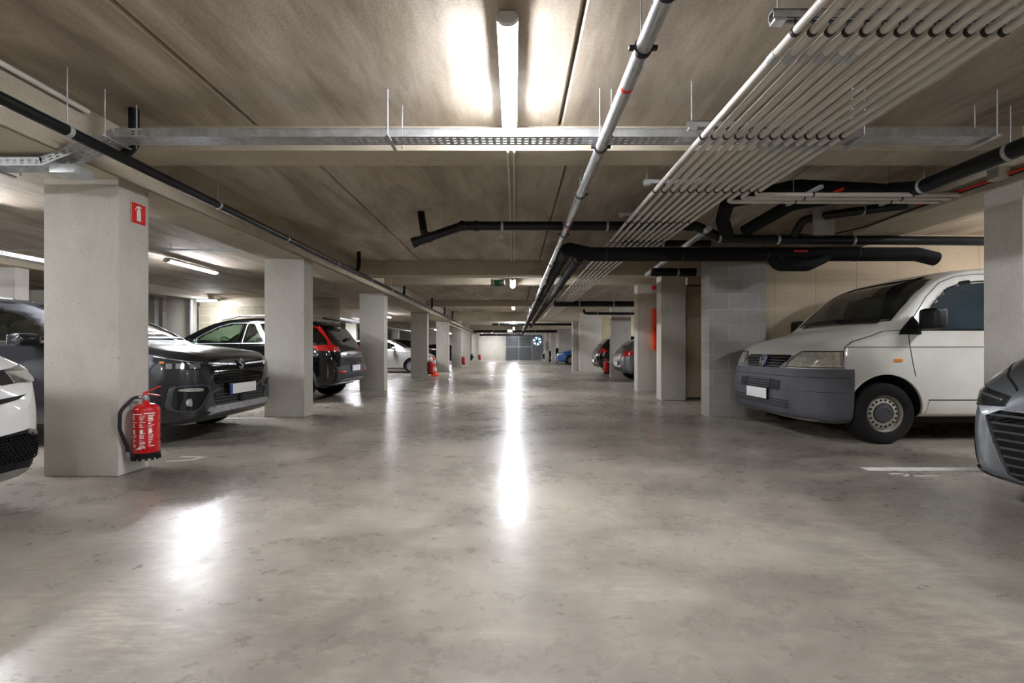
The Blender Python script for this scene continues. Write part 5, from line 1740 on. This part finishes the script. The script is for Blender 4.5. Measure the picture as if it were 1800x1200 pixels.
# ================= white car, left foreground (front corner) =================
sp = hatch_spec(4.15, 1.5)
sp['hw'] = .90
sp['w'] = [(0, .50), (.012, .60), (.04, .68), (.09, .745), (.17, .80), (.3, .85), (.5, .885), (.8, .90), (3.5, .90), (3.9, .84), (4.05, .74), (4.15, .6)]
sp['zt'] = [(0, .68), (.012, .78), (.04, .85), (.1, .92), (.2, .985), (.4, 1.04), (.8, 1.09), (1.0, 1.11), (1.35, 1.25), (1.8, 1.46), (2.1, 1.52), (2.5, 1.54), (3.2, 1.5), (3.7, 1.4), (3.95, 1.1), (4.07, .98), (4.15, .76)]
sp['zs'] = [(0, .58), (.1, .79), (.3, .91), (.9, 1.0), (2, 1.0), (3.85, 1.02), (4.15, .7)]
sp['wheels'] = (.86, 3.46); sp['wr_'] = .325; sp['arch'] = .365; sp['style'] = 'alloy'
side = [(1.4, 1.06), (1.65, 1.22), (1.95, 1.36), (2.4, 1.42), (3.1, 1.39), (3.45, 1.25), (3.4, 1.08)]
wsc = [(-.66, 1.10), (.66, 1.10), (.54, 1.43), (-.54, 1.43)]
sp['glass'] = [('S', side, 'side_window', M['opaqueglass']), ('F', wsc, 'windscreen', M['opaqueglass'])]
B, C, body = vehicle(sp, 'car', -3.00, 2.20, 1, 'white car corner with honeycomb lower grille at the left edge of the picture', 'car', P['white'])
glaze(B, C, sp, M['glass'])
for s_ in (-1, 1):
    h = headlamp(.52, 1.30, lambda t: (.79 + .06 * t, .875 + .05 * t), M['lensdark'], .007, 'headlamp', C, s_, .5, .90)
    headlamp(.98, 1.24, lambda t: (.825 + .03 * t, .885 + .02 * t), M['lens'], .011, 'lamp_unit', h, s_, .5, .90, nu=6)
    headlamp(.62, .88, lambda t: (.80, .87), M['ledstrip'], .011, 'lamp_unit', h, s_, .5, .90, nu=6)
    FG = [(s_ * .40, .25), (s_ * .40, .49), (s_ * .62, .51), (s_ * .70, .48), (s_ * .76, .38), (s_ * .80, .29), (s_ * .74, .26)]
    f = decal(B, 'honeycomb_grille', M['blackpl'], 'F', FG, .004, .02, C, .03)
    ringdecal(B, 'grille_surround', M['satin'], 'F', FG, .03, .010, .02, f) if False else None
    ribbon(B, 'silver_trim', M['satin'], 'F', [(s_ * .62, .50), (s_ * .70, .475), (s_ * .76, .38), (s_ * .80, .29)], .035, .012, .02, f)
    mb = MB()
    for iz in range(9):
        for iy in range(12):
            y = .42 + iy * .028 + (.014 if iz % 2 else 0)
            z = .33 + iz * .0185
            if inside(inset_poly([(abs(a), b) for a, b in FG], .03), y, z):
                l, d = B.hit('F', s_ * y, z)
                q = MB().lathe([(.012, 0), (.012, .008), (.009, .008), (.009, 0)], l + Vector((.003, 0, 0)), 'x', 6, close=True)
                mb.add(q.v, q.f)
    mb.build('honeycomb_mesh', M['gloss_black'], f, smooth=5)
    decal(B, 'lower_lip', M['satin'], 'F', [(s_ * .30, .20), (s_ * .62, .21), (s_ * .67, .245), (s_ * .64, .275), (s_ * .30, .27)], .014, .03, C, .04, bevel=.006, smooth=1)
    decal(B, 'air_slot', M['blackpl'], 'F', [(s_ * .45, .71), (s_ * .64, .725), (s_ * .58, .70), (s_ * .45, .68)], .004, .02, C, .04)
decal(B, 'grille', M['gloss_black'], 'F', [(-.44, .62), (.44, .62), (.40, .76), (-.40, .76)], .006, .02, C, .05)
for s_ in (-1, 1):
    ribbon(B, 'panel_gap', M['well'], 'T', [(.18, s_ * .42), (.26, s_ * .62), (.36, s_ * .74), (1.0, s_ * .79)], .008, .005, .012, body)
    mirror_part(C, B, 1.5, .87, 1.05, s_, P['white'])

# ================= silver grey car, right foreground (front corner) =================
sp = hatch_spec(4.3, 1.42)
sp['hw'] = .90
sp['w'] = [(0, .58), (.012, .68), (.04, .75), (.09, .80), (.17, .84), (.3, .87), (.5, .89), (.8, .90), (3.6, .90), (4.0, .85), (4.2, .75), (4.3, .6)]
sp['zt'] = [(0, .60), (.012, .69), (.04, .76), (.1, .82), (.2, .92), (.35, 1.02), (.7, 1.10), (1.1, 1.14), (1.5, 1.28), (1.95, 1.42), (2.3, 1.47), (2.8, 1.47), (3.5, 1.36), (3.9, 1.15), (4.15, 1.0), (4.3, .76)]
sp['zb'] = [(0, .30), (.012, .22), (.04, .17), (.1, .15), (.4, .15), (3.8, .2), (4.2, .3), (4.3, .45)]
sp['zs'] = [(0, .54), (.1, .70), (.3, .84), (1, .96), (2, .99), (4.0, .98), (4.3, .7)]
sp['wheels'] = (.9, 3.6); sp['wr_'] = .325; sp['arch'] = .36; sp['style'] = 'alloy'
side = [(1.5, 1.0), (1.8, 1.16), (2.1, 1.27), (2.6, 1.31), (3.3, 1.26), (3.6, 1.12), (3.5, 1.02)]
sp['glass'] = [('S', side, 'side_window', M['opaqueglass']), ('F', [(-.66, 1.04), (.66, 1.04), (.54, 1.33), (-.54, 1.33)], 'windscreen', M['opaqueglass'])]
B, C, body = vehicle(sp, 'car', 3.08, 2.33, -1, 'silver grey car corner with large dark grille at the right edge of the picture', 'car', P['midgrey'])
glaze(B, C, sp, M['glass'])
for s_ in (-1, 1):
    h = headlamp(.56, 1.26, lambda t: (.645 - .02 * math.sin(t * 3), .71 + .10 * t), M['lensdark'], .008, 'headlamp', C, s_, .5, .90)
    headlamp(.98, 1.22, lambda t: (.645, .74 + .04 * t), M['lens'], .011, 'lamp_unit', h, s_, .5, .90, nu=6)
    headlamp(.60, 1.20, lambda t: (.68 + .08 * t, .692 + .08 * t), M['ledstrip'], .0125, 'lamp_strip', h, s_, .5, .90)
    decal(B, 'air_intake', M['blackpl'], 'F', [(s_ * .775, .44), (s_ * .80, .40), (s_ * .835, .26), (s_ * .80, .225), (s_ * .74, .235)], .006, .02, C, .03)
    l, d = B.hit('F', s_ * .79, .26)
    ribbon(B, 'silver_trim', M['satin'], 'F', [(s_ * .30, .18), (s_ * .60, .185), (s_ * .78, .20), (s_ * .85, .235)], .03, .016, .03, C)
HX = [(-.66, .58), (-.56, .63), (.56, .63), (.66, .58), (.52, .215), (.46, .19), (-.46, .19), (-.52, .215)]
g = decal(B, 'grille', M['gloss_black'], 'F', HX, .004, .02, C, .04)
ringdecal(B, 'grille_surround', M['satin'], 'F', HX, .022, .016, .02, g)
for k in range(8):
    z = .235 + k * .05
    wd = .48 + (z - .2) * .37
    ribbon(B, 'slat', M['darkpl'], 'F', [(-wd, z), (0, z + .012), (wd, z)], .013, .012, .012, g)
for s_ in (-1, 1):
    ribbon(B, 'panel_gap', M['well'], 'T', [(.05, s_ * .5), (.16, s_ * .66), (.3, s_ * .76), (1.0, s_ * .80)], .008, .005, .012, body)
    mirror_part(C, B, 1.6, .87, 1.0, s_, P['midgrey'])
decal(B, 'front_splitter', M['blackpl'], 'F', [(-.80, .15), (.80, .15), (.84, .185), (-.84, .185)], .02, .04, C, .05)

# ================= background cars =================
def backcar(sp, name, nose, Yc, facing, label, pm, detail='front', cat='car', holes=False, glassm=None):
    L = sp['L']
    H = max(z for x, z in sp['zt'])
    side = [(1.38, H * .70), (1.65, H * .83), (1.95, H * .905), (2.4, H * .935), (L - .95, H * .925), (L - .62, H * .86), (L - .6, H * .74), (L - .75, H * .70)]
    ws_ = [(-.62, H * .735), (.62, H * .735), (.52, H * .93), (-.52, H * .93)]
    rw_ = [(-.56, H * .745), (.56, H * .745), (.47, H * .91), (-.47, H * .91)]
    sp['glass'] = [('S', side, 'side_window', glassm or M['opaqueglass']), ('F', ws_, 'windscreen', glassm or M['opaqueglass']), ('B', rw_, 'rear_window', M['opaqueglass'])]
    if holes: sp['holes'] = [('S', side), ('F', ws_)]
    B, C, body = vehicle(sp, name, nose, Yc, facing, label, cat, pm)
    glaze(B, C, sp, M['glass'])
    zl = sp['zt'][2][1] - .02
    for s_ in (-1, 1):
        if detail == 'front':
            h = decal(B, 'headlamp', M['lens'], 'F', [(s_ * .48, zl - .10), (s_ * .50, zl - .01), (s_ * .70, zl + .06), (s_ * .80, zl + .09), (s_ * .80, zl), (s_ * .72, zl - .08)], .008, .02, C, .04)
            decal(B, 'lamp_unit', M['ledstrip'], 'F', [(s_ * .60, zl - .06), (s_ * .70, zl - .05), (s_ * .72, zl + .02), (s_ * .62, zl)], .012, .01, h, .04)
        else:
            decal(B, 'tail_lamp', M['lensred'], 'B', [(s_ * .58, H * .54), (s_ * .80, H * .54), (s_ * .82, H * .62), (s_ * .76, H * .69), (s_ * .62, H * .65)], .010, .03, C, .03, bevel=.003)
            vw = 'L' if s_ > 0 else 'R'
            decal(B, 'tail_lamp', M['lensred'], vw, [(L - .42, H * .60), (L - .12, H * .55), (L - .10, H * .62), (L - .2, H * .69)], .008, .03, C, .03, bevel=.003)
        mirror_part(C, B, 1.55, sp['hw'] - .03, H * .70, s_, pm)
        vw = 'L' if s_ > 0 else 'R'
        for rb in ([(1.40, .34), (1.36, H * .66)], [(2.45, .34), (2.45, H * .68)]):
            ribbon(B, 'panel_gap', M['well'], vw, rb, .008, .001, .004, body)
    if detail == 'front':
        g = decal(B, 'grille', M['blackpl'], 'F', [(-.46, .34), (.46, .34), (.42, .52), (-.42, .52)], .006, .02, C, .05)
        decal(B, 'upper_grille', M['gloss_black'], 'F', [(-.42, zl - .10), (.42, zl - .10), (.40, zl - .03), (-.40, zl - .03)], .006, .02, C, .05)
        badge_plate(C, B.hit('F', 0, .47)[0] + Vector((.03, 0, 0)), 1)
    else:
        decal(B, 'rear_bumper_insert', M['blackpl'], 'B', [(-.6, .33), (.6, .33), (.64, .44), (-.64, .44)], .006, .02, C, .05)
        badge_plate(C, B.hit('B', 0, .56)[0] + Vector((-.03, 0, 0)), -1, side=1)
        for s_ in (-1, 1):
            decal(B, 'rear_reflector', M['lensred'], 'B', [(s_ * .55, .47), (s_ * .70, .47), (s_ * .70, .50), (s_ * .55, .50)], .008, .02, C, .04)
        ribbon(B, 'rear_wiper', M['blackpl'], 'B', [(0, H * .75), (-.3, H * .77)], .02, .02, .02, C)
        ribbon(B, 'panel_gap', M['well'], 'B', [(-.55, .66), (.55, .66)], .01, .001, .006, body)
    return B, C

backcar(hatch_spec(4.0, 1.5), 'hatchback', -3.62, 20.5, 1, 'silver hatchback behind the beige column left of the traffic cone', P['silver'], 'front', holes=True, glassm=M['glass'])
backcar(hatch_spec(4.1, 1.46), 'hatchback', 3.42 + 4.1, 15.2, 1, 'grey hatchback tail showing beside the column with the red fire cabinet', P['gunmetal'], 'rear')
s2 = suv_spec(); s2['style'] = 'alloy'
backcar(s2, 'suv', 3.28 + 4.3, 18.75, 1, 'black SUV tail with red lamps behind the red extinguisher on the right', P['black'], 'rear')
s3 = hatch_spec(4.3, 1.45); s3['style'] = 'alloy'; s3['wheels'] = (.92, 3.6)
backcar(s3, 'car', 2.93, 32.2 - .0, -1, 'blue car with nose toward the aisle by the far right wall', P['blue'], 'front') if False else backcar(s3, 'car', 2.95, 31.9, -1, 'blue car with nose toward the aisle by the far right wall', P['blue'], 'front')
backcar(hatch_spec(4.1, 1.45), 'car', 2.45, 40.6, -1, 'small far black car nose in front of the end wall', P['black'], 'front')
backcar(suv_spec(), 'suv', -3.66, 24.6, 1, 'black SUV in shadow seen between the traffic cone column and the one before it', P['black'], 'front')
backcar(hatch_spec(4.1, 1.5), 'car', -3.2, 35.6, 1, 'far dark car nose at the left beyond the last extinguisher column', P['black'], 'front')
backcar(hatch_spec(4.1, 1.48), 'car', -8.9, 26.5, 1, 'distant dark car roof glimpsed over the silver hatchback bonnet', P['black'], 'front')
